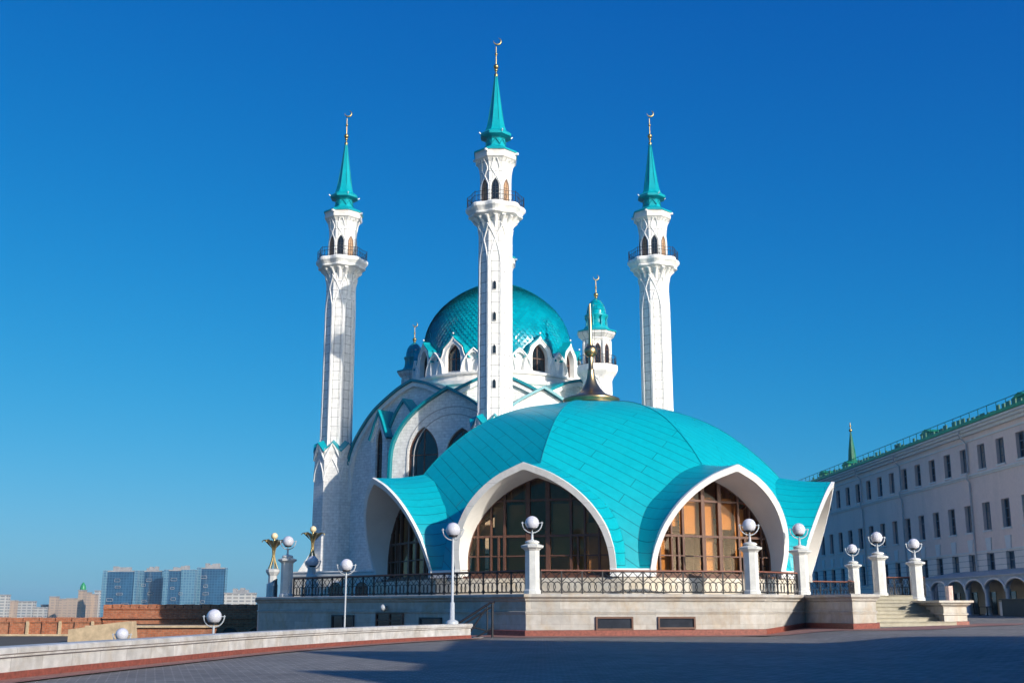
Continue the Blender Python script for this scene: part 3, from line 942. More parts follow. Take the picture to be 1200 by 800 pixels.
for i in range(len(rows_a) - 2):
    for k in range(NS):
        u0 = 2 * PI * (k + (0.5 if i % 2 else 0)) / NS; du = PI / NS * 0.95
        o = [0.11 + rnd.uniform(-.014, .014), 0.055 + rnd.uniform(-.01, .01), 0.0 + rnd.uniform(-.006, .006), 0.035 + rnd.uniform(-.01, .01)]
        a0, a1, a2 = rows_a[i], rows_a[i + 1], rows_a[i + 2]
        am = a0 + (a1 - a0) * .35
        smb.face([dome_pt(u0, a0, o[0]), dome_pt(u0 + du * .75, am, o[1] + .01), dome_pt(u0 + du, a1, o[1] - .012), dome_pt(u0, a2, o[2] - .02), dome_pt(u0 - du, a1, o[3] - .012), dome_pt(u0 - du * .75, am, o[3] + .01)],
                 0 if rnd.random() < .6 else 1)
prof = []
for i in range(33):
    a = R(-14) + (PI / 2 - R(-14)) * i / 32
    prof.append((7.66 * max(cos(a), 0) ** 0.98 if i < 32 else 0.02, 27.4 + (6.6 * sin(a) + 0.5 * max(0, sin(a)) ** 10)))
prof = [(r_ - .07, z) for r_, z in prof]
prof[-1] = (0.01, prof[-1][1])
mb.lathe(prof, 96, (CX, CY, 0))
dome = mb.build('dome', 'teal_trim', mosque)
smb.build('scales', ['glazed_tile', 'glazed_tile_deep'], dome)
mb = MB()
zt = 34.4
mb.lathe([(0.5, zt - 0.1), (0.3, zt + 0.3), (0.1, zt + 0.6)], 16, (CX, CY, 0))
sphere(mb, (CX, CY, zt + 0.9), 0.35); sphere(mb, (CX, CY, zt + 1.5), 0.2)
mb.tube([(CX, CY, zt + 0.3), (CX, CY, zt + 2.6)], [0.1, 0.05], 8)
crescent(mb, (CX, CY, zt + 3.0), 0.42, 0.08, R(10), open_dir=R(125))
mb.build('crescent_finial', 'gold', dome)
# thin lightning cable round the drum, roof hatches
# low front annex with arched openings at the foot of the left gable
annex = thing('annex', 'low white stone annex with small arched openings at the foot of the left minaret', 'annex', (-14, 100, BASE))
mb = MB()
mb.prism([(-19.6, 104), (-8.2, 98), (-6.0, 103.5), (-16, 110)], BASE, 4.4)
aw = mb.build('wall', 'plinth_marble', annex)
mb = MB()
mb.sweep([(-19.6, 104), (-8.2, 98), (-6.0, 103.5)], [(0.0, 4.25), (0.14, 4.3), (0.18, 4.5), (0.30, 4.62), (0.30, 4.72), (-0.5, 4.74)])
mb.build('cornice', 'cornice_stone', annex)
dv = Vector((11.4, -6, 0)).normalized()
for k in range(4):
    c0 = Vector((-19.6, 104, 0)) + dv * (2.2 + 2.75 * k)
    Pf = (lambda c0: (lambda s, r, z: Vector((c0.x + dv.x * s + dv.y * r, c0.y + dv.y * s - dv.x * r, z))))(c0)
    pointed_window(aw, Pf, 0.0, 0, 0.8, BASE + 0.1, BASE + 0.9, BASE + 1.65, 'pale_trim', 'dark_pane', fw=0.12, proud=0.08, bars=False, n=6, name='opening')
# sloping buttress beside the left minaret
mb = MB()
bx0, bx1 = -22.6, -19.6
for (q) in [[(bx0, 114, BASE), (bx1, 114, BASE), (bx1, 114, 6.9)], [(bx1, 117.5, BASE), (bx0, 117.5, BASE), (bx1, 117.5, 6.9)],
            [(bx0, 117.5, BASE), (bx0, 114, BASE), (bx1, 114, 6.9), (bx1, 117.5, 6.9)], [(bx1, 114, BASE), (bx1, 117.5, BASE), (bx1, 117.5, 6.9), (bx1, 114, 6.9)]]:
    mb.face(q)
mb.build('buttress', 'body_stone', mosque)

# ------------------------------------------------------------------ pavilion
PX, PY = 5.45, 78.0
pav = thing('pavilion', 'low octagonal pavilion with teal shell roof and wide pointed glass arches', 'pavilion', (PX, PY, BASE))
DZ = [(0.0, 15.15), (1.5, 15.1), (3.0, 14.92), (4.8, 14.52), (6.5, 13.88), (8.0, 13.05), (9.2, 12.1), (10.4, 10.95), (11.4, 9.75),
      (12.5, 8.2), (13.4, 6.4), (13.95, 4.8), (14.15, 3.7)]
DZs = catmull(DZ, 5)
def d_of_z(z):
    for (d0, z0), (d1, z1) in zip(DZs, DZs[1:]):
        if z0 >= z >= z1:
            return d0 + (d1 - d0) * (z0 - z) / max(1e-9, z0 - z1)
    return DZs[-1][0]
BACK = catmull([(0.0, 9.75), (1.4, 9.2), (2.9, 8.1), (4.0, 7.1), (4.7, 5.9), (5.0, 4.8), (5.05, 3.7)], 4)
FRONT = catmull([(0.0, 9.38), (0.8, 9.08), (1.66, 8.7), (2.7, 8.0), (3.58, 7.12), (4.25, 6.05), (4.56, 5.1), (4.66, 4.4), (4.66, 3.7)], 3)
T8 = R(22.5)
def back_a(s, z):
    return (d_of_z(z) - abs(s) * sin(T8)) / cos(T8)
def s_back(z):
    for (s0, z0), (s1, z1) in zip(BACK, BACK[1:]):
        if z0 >= z >= z1:
            return s0 + (s1 - s0) * (z0 - z) / max(1e-9, z0 - z1)
    return BACK[-1][0]
ARCH0 = -18.0
shell_zs = [z for d, z in DZs if z > 9.76] + [z for s, z in BACK]
shell = None
mb = MB(); inner = MB()
for k in range(8):
    az = R(ARCH0 + 22.5 + 45 * k)
    Pf = pframe((PX, PY), az)
    rows = []; uvs = []; rin = []
    acc = 0; pd = None
    for z in shell_zs:
        d = d_of_z(z)
        if pd: acc += math.hypot(d - pd[0], z - pd[1])
        pd = (d, z)
        if z >= 9.75:
            e = d * math.tan(T8)
        else:
            s = s_back(z); a = back_a(s, z)
            e = max(0.05, s * cos(T8) * -1 + a * sin(T8))
        row = [Pf(e * t, d, z) for t in (-1, -0.6, -0.2, 0.2, 0.6, 1)]
        rows.append(row); al = R(36)
        uvs.append([(e * t * cos(al) + (-acc) * sin(al) * -1, e * t * sin(al) * 1.0 - acc * cos(al)) for t in (-1, -0.6, -0.2, 0.2, 0.6, 1)])
        if z > 8.2: rin.append([Pf(e * t * 0.97, d * 0.97, z - 0.35) for t in (-1, 0, 1)])
    mb.grid(list(reversed(rows)), 0, list(reversed(uvs)), smooth=True)
    inner.grid(rin, 0, smooth=True)
    # short upright foot below the shell
shell = mb.build('shell_roof', 'teal_shell', pav)
inner.build('ceiling', 'curtain', pav)
# seams along the eight ridges
mb = MB()
for k in range(8):
    az = R(ARCH0 + 45 * k)
    Pf = pframe((PX, PY), az)
    mb.tube([Pf(0, d / cos(T8), z + 0.005) for d, z in DZs if z >= 9.74], 0.03, 4)
mb.build('ridge_seam', 'teal_trim', shell)

FA = lambda z: 13.67 + (z - 3.7) / 5.6 * 2.0      # how far out the arch face stands at height z
def ring_pts(scale_in):
    """front outline shrunk inwards by scale_in metres (right foot .. peak .. left foot)"""
    pts = []
    F = FRONT
    for i, (s, z) in enumerate(F):
        a = F[max(0, i - 1)]; b = F[min(len(F) - 1, i + 1)]
        d = Vector((b[0] - a[0], b[1] - a[1])).normalized()
        nv = Vector((d.y, -d.x))           # pointing inwards/down
        if i == 0:
            pts.append((0.0, z - scale_in * 1.16)); continue
        pts.append((max(0.0, s + nv.x * scale_in), z + nv.y * scale_in if i < len(F) - 1 else z))
    right = list(reversed(pts))
    return right + [(-s, z) for s, z in pts[1:]]
def lerp_curve(C_, n):
    """resample a curve to n points by length"""
    L_ = [0]
    for a, b in zip(C_, C_[1:]):
        L_.append(L_[-1] + math.hypot(*(b[i] - a[i] for i in range(2))))
    out = []
    for k in range(n):
        t = L_[-1] * k / (n - 1)
        for i in range(len(C_) - 1):
            if t <= L_[i + 1] + 1e-9:
                u = (t - L_[i]) / max(1e-9, L_[i + 1] - L_[i])
                out.append(tuple(C_[i][j] + (C_[i + 1][j] - C_[i][j]) * u for j in range(2)))
                break
    return out
NB = 24
Fh = lerp_curve(FRONT, NB); Bh = lerp_curve(BACK, NB)
for k in range(8):
    az = R(ARCH0 + 45 * k)
    Pf = pframe((PX, PY), az)
    mb = MB()
    for sg in (1, -1):
        rows = []; uvs = []; acc = 0
        for j in range(NB):
            fs, fz = Fh[j]; bs, bz = Bh[j]
            if j: acc += math.hypot(fs - Fh[j - 1][0], fz - Fh[j - 1][1])
            A_ = Pf(sg * fs, FA(fz), fz); B_ = Pf(sg * bs, back_a(bs, bz), bz)
            L_ = (A_ - B_).length
            # slightly hollow sweep from the shell out to the rim
            row = []
            for t in (0, 0.25, 0.5, 0.75, 1):
                p = B_.lerp(A_, t)
                p.z -= 0.10 * sin(PI * t) * (1 if j < NB - 3 else 0)
                row.append(p)
            rows.append(row if sg < 0 else list(reversed(row)))
            uvs.append([(L_ * t, acc * 1.0 + 0.1) for t in ((0, .25, .5, .75, 1) if sg < 0 else (1, .75, .5, .25, 0))])
        mb.grid(rows, 0, uvs, smooth=True)
    vis = mb.build('visor', 'teal_shell', pav)
    # rim and soffit
    o_ = ring_pts(0.0); i_ = ring_pts(0.34); w_ = ring_pts(0.52)
    mb = MB()
    n_ = len(o_)
    rimup = 0.03
    for j in range(n_ - 1):
        a, b, c_, d = o_[j], o_[j + 1], i_[j + 1], i_[j]
        f = lambda p, o=0.0: Pf(p[0], FA(p[1]) + o, p[1])
        mb.face([f(a, .06), f(b, .06), f(c_, .06), f(d, .06)])
        mb.face([f(b, .06), f(a, .06), Pf(a[0] * 1.004, FA(a[1]) - .12, a[1] + rimup), Pf(b[0] * 1.004, FA(b[1]) - .12, b[1] + rimup)])
    mb.build('arch_rim', 'shell_rim', vis)
    WA = 12.95
    mb = MB()
    rows = []
    for j in range(n_):
        a, b = i_[j], w_[j]
        rows.append([Pf(a[0], FA(a[1]) + .06, a[1]), Pf(b[0], WA, max(3.35, b[1]))])
    mb.grid(rows, 0, smooth=True)
    mb.build('soffit', 'soffit_plaster', vis)
    # feet of the rim
    for sg in (1, -1):
        mb = MB()
        n, t = dirs(az)
        lo, hi = sorted((sg * 4.32, sg * 4.68))
        q = [Pf(lo, 13.75, 0), Pf(hi, 13.75, 0), Pf(hi, 12.3, 0), Pf(lo, 12.3, 0)]
        mb.prism([(p.x, p.y) for p in q], 3.28, 3.72)
        mb.build('rim_foot', 'shell_rim', vis)
    # glazing
    wl = ring_pts(0.50)
    half = [(s, z) for s, z in wl if s >= 0]
    ztop = wl[len(wl) // 2][1]
    def top_at(s):
        s = abs(s)
        H_ = list(reversed(half)) if half[0][0] > half[-1][0] else half
        for (s0, z0), (s1, z1) in zip(H_, H_[1:]):
            if s0 <= s <= s1 + 1e-9:
                return z0 + (z1 - z0) * (s - s0) / max(1e-9, s1 - s0)
        return 3.7
    def half_at(z):
        H_ = sorted(half, key=lambda p: p[1])
        for (s0, z0), (s1, z1) in zip(H_, H_[1:]):
            if z0 <= z <= z1:
                return s0 + (s1 - s0) * (z - z0) / max(1e-9, z1 - z0)
        return 0.0
    mb = MB()
    ZB = 3.36
    def vbar(s, w, za=ZB, zb=None, dp=0.1):
        zt_ = (top_at(s) if zb is None else zb)
        if zt_ - za < 0.2: return
        n, t = dirs(az)
        o = Pf(s, WA, 0)
        mb.obox(o, t, n, -w / 2, w / 2, -dp, dp, za, zt_ - 0.02)
    for s, w in ((-3.55, .1), (-2.75, .1), (-1.95, .14), (-0.55, .24), (0.62, .24), (1.95, .14), (2.75, .1), (3.55, .1)):
        vbar(s, w)
    vbar(2.35, .1, zb=5.55); vbar(-2.3, .1, zb=5.55)
    n, t = dirs(az)
    for z, w in ((ZB + 0.06, .14), (4.45, .07), (5.55, .13), (7.55, .12)):
        hs = half_at(max(z, 3.75)) if z > 3.7 else 4.04
        mb.obox(Pf(0, WA, 0), t, n, -hs, hs, -0.09, 0.08, z - w / 2, z + w / 2)
    edge = [(s, max(z, ZB)) for s, z in wl]
    mb.tube([Pf(s, WA, z) for s, z in edge], 0.09, 5)
    win = mb.build('glazed_window', 'window_frame_brown', pav)
    mb = MB()
    cen = (0.0, 5.0)
    loop = [(4.04, ZB)] + [(s, max(z, ZB)) for s, z in wl] + [(-4.04, ZB)]
    for j in range(len(loop)):
        a, b = loop[j], loop[(j + 1) % len(loop)]
        mb.face([Pf(0, WA - .02, 5.0), Pf(a[0], WA - .02, a[1]), Pf(b[0], WA - .02, b[1])])
    mb.build('pane', 'pavilion_glass', win)
    mb = MB()      # blinds hanging inside
    cols_ = ((-3.9, -3.6), (-3.5, -2.8), (-2.7, -2.0), (-1.85, -.7), (-.4, .5), (.8, 1.85), (2.0, 2.7), (2.8, 3.5), (3.6, 3.9))
    pats = {0: (3.5, 5.6, 5.7, 3.5, 0, 4.5, 3.5, 5.7, 0), 1: (4.5, 3.5, 6.1, 5.7, 3.6, 6.0, 4.5, 5.7, 5.7)}
    rnd = random.Random(k * 5 + 1)
    pat = pats.get(k) or tuple(rnd.choice((3.5, 5.7, 6.2, 0)) for _ in cols_)
    for (sa, sb), zl in zip(cols_, pat):
        zt_ = min(top_at(sa), top_at(sb), 7.45 if k != 1 else 7.9) - 0.1
        if zl and zt_ - zl > 0.3:
            mb.obox(Pf(0, 0, 0), t, n, sa, sb, WA - 0.42, WA - 0.38, zl, zt_)
    if mb.v:
        mb.build('blind', 'curtain', win)
# inner hall seen through the glass
mb = MB()
mb.lathe([(7.0, BASE), (7.0, 6.2), (7.3, 6.3), (7.3, 6.6), (5.5, 6.7), (5.5, 12.5)], 24, (PX, PY, 0), smooth=False)
mb.lathe([(13.2, 3.3), (13.2, 3.32), (6.8, 3.33)], 16, (PX, PY, 0), smooth=False, rot=R(ARCH0 + 22.5))
mb.build('inner_hall', 'interior_wall', pav)
mb = MB()
for k in range(16):
    n, t = dirs(R(ARCH0 + 11 + 22.5 * k))
    p = Vector((PX, PY, 0)) + n * 9.3
    mb.lathe([(0.28, 3.3), (0.22, 3.5), (0.2, 9.0), (0.3, 9.3)], 10, (p.x, p.y, 0))
mb.build('inner_column', 'curtain', pav)
# plinth ring
mb = MB()
NPL = 8
def pl_ring(ap):
    pts = []
    for k in range(8):
        az = R(ARCH0 + 45 * k)
        for sg in (-1, 1):
            h = 5.0 if sg else 0
            Pf = pframe((PX, PY), az)
            p = Pf(sg * 4.95, ap, 0); pts.append((p.x, p.y))
    return pts
ring = pl_ring(13.55)
mb.prism(ring, BASE, 3.22)
mb.build('plinth', 'plinth_marble', pav)
mb = MB()
mb.sweep(ring, [(0.0, 3.22), (-0.1, 3.2), (-0.1, 3.3), (-0.9, 3.31)][::1], closed=True) if False else None
ring2 = pl_ring(13.35)
mb.prism(ring2, 3.222, 3.35)
mb.build('sill', 'window_frame_brown', pav)
# blocks under the shell feet
for k in range(8):
    mb = MB()
    az = R(ARCH0 + 22.5 + 45 * k)
    Pf = pframe((PX, PY), az)
    q = [Pf(-1.15, 14.42, 0), Pf(1.15, 14.42, 0), Pf(1.0, 12.6, 0), Pf(-1.0, 12.6, 0)]
    mb.prism([(p.x, p.y) for p in q], 3.26, 3.695)
    mb.build('shell_foot', 'shell_rim', pav)
# finial
Z78 = lambda y: zat(y, PY)
mb = MB()
mb.lathe([(1.85, Z78(474)), (1.9, Z78(471)), (1.95, Z78(470)), (1.95, Z78(468)), (1.7, Z78(466.5)), (1.25, Z78(463.5)), (1.0, Z78(461.5)), (0.68, Z78(456)),
          (0.45, Z78(450)), (0.3, Z78(443)), (0.22, Z78(435)), (0.24, Z78(433)), (0.17, Z78(432)), (0.16, Z78(418))], 40, (PX, PY, 0))
fin = mb.build('finial', 'brass', shell)
mb = MB()
sphere(mb, (PX, PY, Z78(411.5)), 0.46, 28, 18)
mb.tube([(PX, PY, Z78(405)), (PX, PY, Z78(402))], 0.17, 12)
mb.tube([(PX, PY, Z78(403)), (PX, PY, Z78(380)), (PX, PY, Z78(356))], [0.15, 0.12, 0.07], 12)
mb.build('finial_spike', 'brass', shell)

# ------------------------------------------------------------------ ground
def ss(a, b, x):
    t = min(1, max(0, (x - a) / (b - a))); return t * t * (3 - 2 * t)
def gz(x, y):
    """height of the plaza"""
    return 0.0035 * min(max(y, -60), 140) + 0.31 * ss(12.6, 16.4, x) + 0.012 * max(0, min(x, 60) - 16)

PAR = [(-11.9, -40), (-11.9, 5), (-11.7, 15), (-10.9, 25.6), (-9.6, 33.3), (-8.5, 39.5), (-6.6, 46), (-4.4, 51.5), (-2.0, 56.0)]
PARS = catmull(PAR, 6)
def par_x(y):
    if y <= PARS[0][1]: return PARS[0][0]
    for (x0, y0), (x1, y1) in zip(PARS, PARS[1:]):
        if y0 <= y <= y1: return x0 + (x1 - x0) * (y - y0) / max(1e-9, y1 - y0)
    return PARS[-1][0]

mb = MB()
ys = [-60, -40, -20, -5] + [y for y in range(0, 60, 3)] + [56, 58, 60, 62, 64, 66, 70, 75, 80, 90, 100, 115, 130, 150, 180, 210]
ys = sorted(set(ys))
xs_abs = [-3.2, -1, 2, 5, 8, 11, 12.6, 13.6, 14.5, 15.4, 16.4, 18, 20, 24, 30, 40, 50, 60, 80, 110]
rows = []
for y in ys:
    if y <= 56:
        x0 = par_x(y) - 0.1
    else:
        x0 = -1.9 + (y - 56) * 0.2 if y < 62 else -0.8
    row = [(x0, y, gz(x0, y))]
    for k, x in enumerate(xs_abs):
        xx = x0 + (xs_abs[3] - x0) * (k + 1) / 5 if k < 4 else x
        row.append((xx, y, gz(xx, y)))
    rows.append(row)
a_ = R(17)
uvs = [[(p[0] * cos(a_) + p[1] * sin(a_), -p[0] * sin(a_) + p[1] * cos(a_)) for p in r_] for r_ in rows]
mb.grid(rows, 0, uvs, smooth=True)
for i in range(len(rows) - 1):     # edge towards the lower ground
    a, b = rows[i][0], rows[i + 1][0]
    mb.face([a, b, (b[0], b[1], -3), (a[0], a[1], -3)], 0)
tag(mb.build('plaza', 'plaza_pavers'), kind='structure')

def gsheet(name, path_in, path_out, dz, mat, kind='structure'):
    mb = MB(); rows = []
    for a, b in zip(path_in, path_out):
        row = []
        for t in (0, 0.5, 1):
            x = a[0] + (b[0] - a[0]) * t; y = a[1] + (b[1] - a[1]) * t
            row.append((x, y, gz(x, y) + dz))
        rows.append(row)
    uv = [[(p[0] * cos(a_) + p[1] * sin(a_), -p[0] * sin(a_) + p[1] * cos(a_)) for p in r_] for r_ in rows]
    mb.grid(rows, 0, uv)
    return tag(mb.build(name, mat), kind=kind)
dense = catmull([(x + 0.05, y) for x, y in PAR], 14)
gsheet('pink_border', dense, [(x + 0.75, y - 0.35) for x, y in dense], 0.03, 'pink_pavers')

# terrain below the plaza, one sheet to the horizon
def tz(x, y):
    # slopes down past the old wall to the river plain
    d = max(0.0, y - 146, -x - 150, x - 160, -y - 90)
    return -1.6 - 28.4 * ss(0, 130, d)
def span(vals):
    return sorted(set(vals))
tx = span([-6000, -3000, -1500, -900, -600, -450, -350] + list(range(-300, 320, 15)) + [350, 450, 600, 900, 1500, 3000, 6000])
ty = span([-3000, -1000, -500, -300, -200] + list(range(-150, 320, 12)) + [340, 380, 450, 600, 900, 1400, 2200, 3500, 6000])
mb = MB()
mb.grid([[(x, y, tz(x, y)) for x in tx] for y in ty], 0, smooth=True)
tag(mb.build('ground', 'far_land'), kind='structure')
mb = MB()
pp = [(-140, 20), (-11.5, 20), (-9, 40), (-2.5, 57), (-1, 62), (-16, 82), (-20, 100), (-24, 138.6), (-140, 138.6)]
mb.prism(pp, -1.7, -1.57)
tag(mb.build('path', 'dry_ground'), kind='structure')

# ------------------------------------------------------------------ parapet
parapet = thing('parapet', 'curving low white marble parapet with red granite foot at the left edge of the plaza', 'parapet', (-9, 38, 0))
def psweep(mb, prof, ext=0.0):
    path = dense
    rows = []
    for i, p in enumerate(path):
        a = Vector(path[max(0, i - 1)]); b = Vector(path[min(len(path) - 1, i + 1)])
        d = (b - a).normalized(); n = Vector((d.y, -d.x))
        g = gz(p[0], p[1])
        rows.append([(p[0] + n.x * o, p[1] + n.y * o, g + z) for o, z in prof])
    uv = []; acc = 0
    for i in range(len(rows)):
        if i: acc += math.hypot(rows[i][0][0] - rows[i - 1][0][0], rows[i][0][1] - rows[i - 1][0][1])
        uv.append([(acc, z) for o, z in prof])
    for i in range(len(rows) - 1):
        for j in range(len(prof) - 1):
            mb.face([rows[i][j], rows[i + 1][j], rows[i + 1][j + 1], rows[i][j + 1]], 0, [uv[i][j], uv[i + 1][j], uv[i + 1][j + 1], uv[i][j + 1]])
    mb.face(list(reversed(rows[0])), 0); mb.face(rows[-1], 0)
mb = MB(); psweep(mb, [(0.0, 0.17), (0.0, 0.47), (-0.45, 0.47), (-0.45, -2.2)]); mb.build('wall', 'parapet_marble', parapet)
mb = MB(); psweep(mb, [(0.04, -0.1), (0.04, 0.17), (-0.02, 0.172)]); mb.build('granite_foot', 'red_granite', parapet)
mb = MB(); psweep(mb, [(0.02, 0.472), (0.07, 0.49), (0.07, 0.53), (0.12, 0.56), (0.12, 0.66), (0.08, 0.69), (-0.5, 0.69), (-0.54, 0.66), (-0.54, 0.47), (0.02, 0.471)])
mb.build('coping', 'parapet_marble', parapet)

# ------------------------------------------------------------------ terrace
C0 = (-16.9, 79.0); C1 = (0.7, 60.0); M1 = (13.2, 61.9); C2 = (16.1, 65.0); K1 = (17.4, 60.4); K2 = (18.9, 61.4); SL = (22.3, 73.0)
SR = (24.5, 73.0)
terrace = thing('terrace', 'long white marble terrace wall with moulded cornice under the pavilion', 'terrace', (8, 63, 0))
front = [(-24, 118), (-21.5, 100), C0, C1, M1, C2, K1, K2, SL]
poly = front + [SR, (31, 100), (31, 150), (-26, 150)]
mb = MB()
mb.prism(poly, -2.2, BASE - 0.002, 1, 0)
mb.build('wall', ['terrace_marble', 'terrace_paving'], terrace)
mb = MB()
# walking left to right with the terrace behind: outward is on the right
mb.sweep(front, [(0.02, 1.92), (0.05, 1.95), (0.10, 2.0), (0.10, 2.04), (0.2, 2.12), (0.26, 2.16), (0.26, 2.27), (0.22, 2.31), (-0.75, 2.312)])
mb.sweep(front, [(0.01, 1.30), (0.05, 1.32), (0.05, 1.36), (0.075, 1.38), (0.075, 1.42), (0.02, 1.45)])
mb.build('cornice', 'terrace_marble', terrace)
mb = MB()
def base_sweep(mb, path, prof, dense_n=6):
    P = []
    for a, b in zip(path, path[1:]):
        P.append((a, b))
    n = len(path)
    rows = []
    for i in range(n):
        p = Vector(path[i])
        d0 = (p - Vector(path[i - 1])).normalized() if i else None
        d1 = (Vector(path[i + 1]) - p).normalized() if i < n - 1 else None
        d0 = d0 or d1; d1 = d1 or d0
        n0 = Vector((d0.y, -d0.x)); n1 = Vector((d1.y, -d1.x)); m_ = n0 + n1; m_ /= max(.25, m_.dot(n0))
        rows.append([(p.x + m_.x * o, p.y + m_.y * o, (gz(p.x, p.y) if rel else 0) + z) for o, z, rel in prof])
    for i in range(n - 1):
        for j in range(len(prof) - 1):
            mb.face([rows[i][j], rows[i + 1][j], rows[i + 1][j + 1], rows[i][j + 1]])
    mb.face(list(reversed(rows[0]))); mb.face(rows[-1])
base_sweep(mb, [(-1.2, 62.05), C1, M1, C2, K1, K2, (19.6, 63.6)], [(0.12, -0.6, True), (0.12, 0.27, True), (0.02, 0.30, True)])
mb.build('granite_foot', 'red_granite', terrace)
pin = [(-1.0, 61.9), C1, M1, C2, K1, K2, (24.3, 66.8), (25.5, 67.2), (27.5, 70)]
pout = [(-3.2, 59.8), (0.2, 57.3), (13.6, 59.4), (16.0, 58.4), (18.0, 57.0), (20.5, 57.9), (25.2, 63.8), (28.0, 65.5), (30, 69)]
def densify(P, n=6):
    o = []
    for a, b in zip(P, P[1:]):
        for k in range(n): o.append((a[0] + (b[0] - a[0]) * k / n, a[1] + (b[1] - a[1]) * k / n))
    return o + [P[-1]]
gsheet('pink_walk', densify(pin), densify(pout), 0.02, 'pink_pavers')

# basement windows and doors in the terrace front
def seg_frame(A, B):
    A = Vector((A[0], A[1], 0)); B = Vector((B[0], B[1], 0)); d = (B - A).normalized(); n = Vector((d.y, -d.x, 0))
    return (lambda s, r, z: Vector((A.x + d.x * s + n.x * r, A.y + d.y * s + n.y * r, z))), d, n, (B - A).length
def px_to_s(A, B, px):
    """distance along A-B of the point seen at column px"""
    Af = Vector(A); Bf = Vector(B); k = (px - 600) / FPX / (CP + 0.25 * SP)
    d = (Bf - Af).normalized()
    return (k * Af.y - Af.x) / (d.x - k * d.y)
def opening(parent, A, B, pxa, pxb, z0, z1, name, frame='window_frame_brown', pane='dark_pane', bars=0, surround=True, transom=None):
    Pf, d, n, L_ = seg_frame(A, B)
    s0, s1 = px_to_s(A, B, pxa), px_to_s(A, B, pxb)
    mb = MB(); o = Pf(0, 0, 0); w = 0.09
    for (a, b, c_, e) in ((s0, s1, z1 - w, z1), (s0, s1, z0, z0 + w), (s0, s0 + w, z0 + w, z1 - w), (s1 - w, s1, z0 + w, z1 - w)):
        mb.obox(o, d, n, a, b, -0.05, 0.10, c_, e)
    for k in range(bars):
        sc = s0 + (s1 - s0) * (k + 1) / (bars + 1)
        mb.obox(o, d, n, sc - 0.05, sc + 0.05, -0.05, 0.09, z0 + w, z1 - w)
    if transom:
        mb.obox(o, d, n, s0 + w, s1 - w, -0.05, 0.085, transom - .04, transom + .04)
    W_ = mb.build(name, frame, parent)
    mb = MB(); mb.obox(o, d, n, s0 + w, s1 - w, -0.05, 0.02, z0 + w, z1 - w)
    mb.build('pane', pane, W_)
    return W_
twall = [o for o in bpy.data.objects if o.parent == terrace and o.name.startswith('wall')][0]
opening(twall, C0, C1, 389, 415, -1.4, 1.2, 'door', 'dark_frame', 'dark_pane', 1)
opening(twall, C0, C1, 441, 473, -1.4, 1.35, 'door', 'window_frame_brown', 'dark_pane', 1, transom=0.9)
opening(twall, C0, C1, 492, 518, 0.2, 1.1, 'window', 'dark_frame', 'shade_pane', 0)
opening(twall, C1, M1, 698, 742, 0.5, 1.17, 'window', 'window_frame_brown', 'shade_pane', 0)
opening(twall, C1, M1, 771, 815, 0.55, 1.17, 'window', 'window_frame_brown', 'shade_pane', 0)
# round wall lamp over the door
Pf, d, n, L_ = seg_frame(C0, C1)
mb = MB(); sl = px_to_s(C0, C1, 452)
sphere(mb, Pf(sl, 0.2, 1.62), 0.2, 14, 10); mb.obox(Pf(0, 0, 0), d, n, sl - .06, sl + .06, 0, 0.15, 1.5, 1.75)
tag(mb.build('wall_lamp', 'lamp_metal'), 'small round wall lamp above the brown double door of the terrace', 'lamp')

# ------------------------------------------------------------------ stairs
stairs = thing('staircase', 'pale stone steps climbing to the terrace beside the rightmost lamp pillars', 'stairs', (21.5, 66, 0.7))
g0 = gz(21.5, 66); nst = 8; rise = (BASE - g0) / nst
Lf = Vector(K2); Lb = Vector(SL); Rf = Vector((24.25, 66.6)); Rb = Vector(SR)
mb = MB()
fl = [Vector((19.55, 65.4)), Vector((24.9, 66.9))]
bk = [Vector((22.1, 72.8)), Vector((24.5, 72.8))]
for k in range(nst):
    t = k / nst
    a = fl[0].lerp(bk[0], t); b = fl[1].lerp(bk[1], t) if k else fl[1]
    b = Vector((24.27, 66.72)).lerp(bk[1], t) if k else Vector((24.9, 66.4))
    c_ = bk[1]; d_ = bk[0]
    mb.prism([(a.x - .25, a.y), (b.x, b.y), (c_.x, c_.y + 0.001 * k), (d_.x - .3, d_.y + 0.001 * k)], g0 - 0.5, g0 + rise * (k + 1))
mb.build('step', 'stair_stone', stairs)
mb = MB()
for k in range(nst):
    t = k / nst
    a = fl[0].lerp(bk[0], t); b = Vector((24.27, 66.72)).lerp(bk[1], t) if k else Vector((24.9, 66.4))
    dd = (b - a).normalized(); o_n = Vector((dd.y, -dd.x))
    zt_ = g0 + rise * (k + 1)
    mb.prism([(a.x - .22 + o_n.x * .06, a.y + o_n.y * .06), (b.x - .02 + o_n.x * .06, b.y + o_n.y * .06), (b.x - .02, b.y + .3), (a.x - .22, a.y + .3)], zt_ + .003, zt_ + .05)
mb.build('nosing', 'stair_stone', stairs)
cheek = thing('stair_wall', 'low marble wall along the right side of the stone steps', 'wall', (25, 68, 0))
cp = [(25.6, 74), (26.2, 74), (25.75, 67.0), (24.3, 66.6), (24.55, 74)]
cpl = [(24.3, 66.6), (25.75, 67.0), (26.2, 74), (24.55, 74)]
mb = MB(); mb.prism(cpl, -0.5, 1.8); mb.build('wall', 'terrace_marble', cheek)
mb = MB()
cpath = [(24.55, 74), (24.3, 66.6), (25.75, 67.0), (26.2, 74)]
mb.sweep(cpath, [(0.02, 1.66), (0.06, 1.70), (0.2, 1.8), (0.2, 1.86), (0.36, 1.9), (0.36, 2.02), (-0.7, 2.025)])
mb.sweep(cpath, [(0.01, 1.2), (0.07, 1.23), (0.07, 1.29), (0.02, 1.32)])
mb.build('coping', 'terrace_marble', cheek)
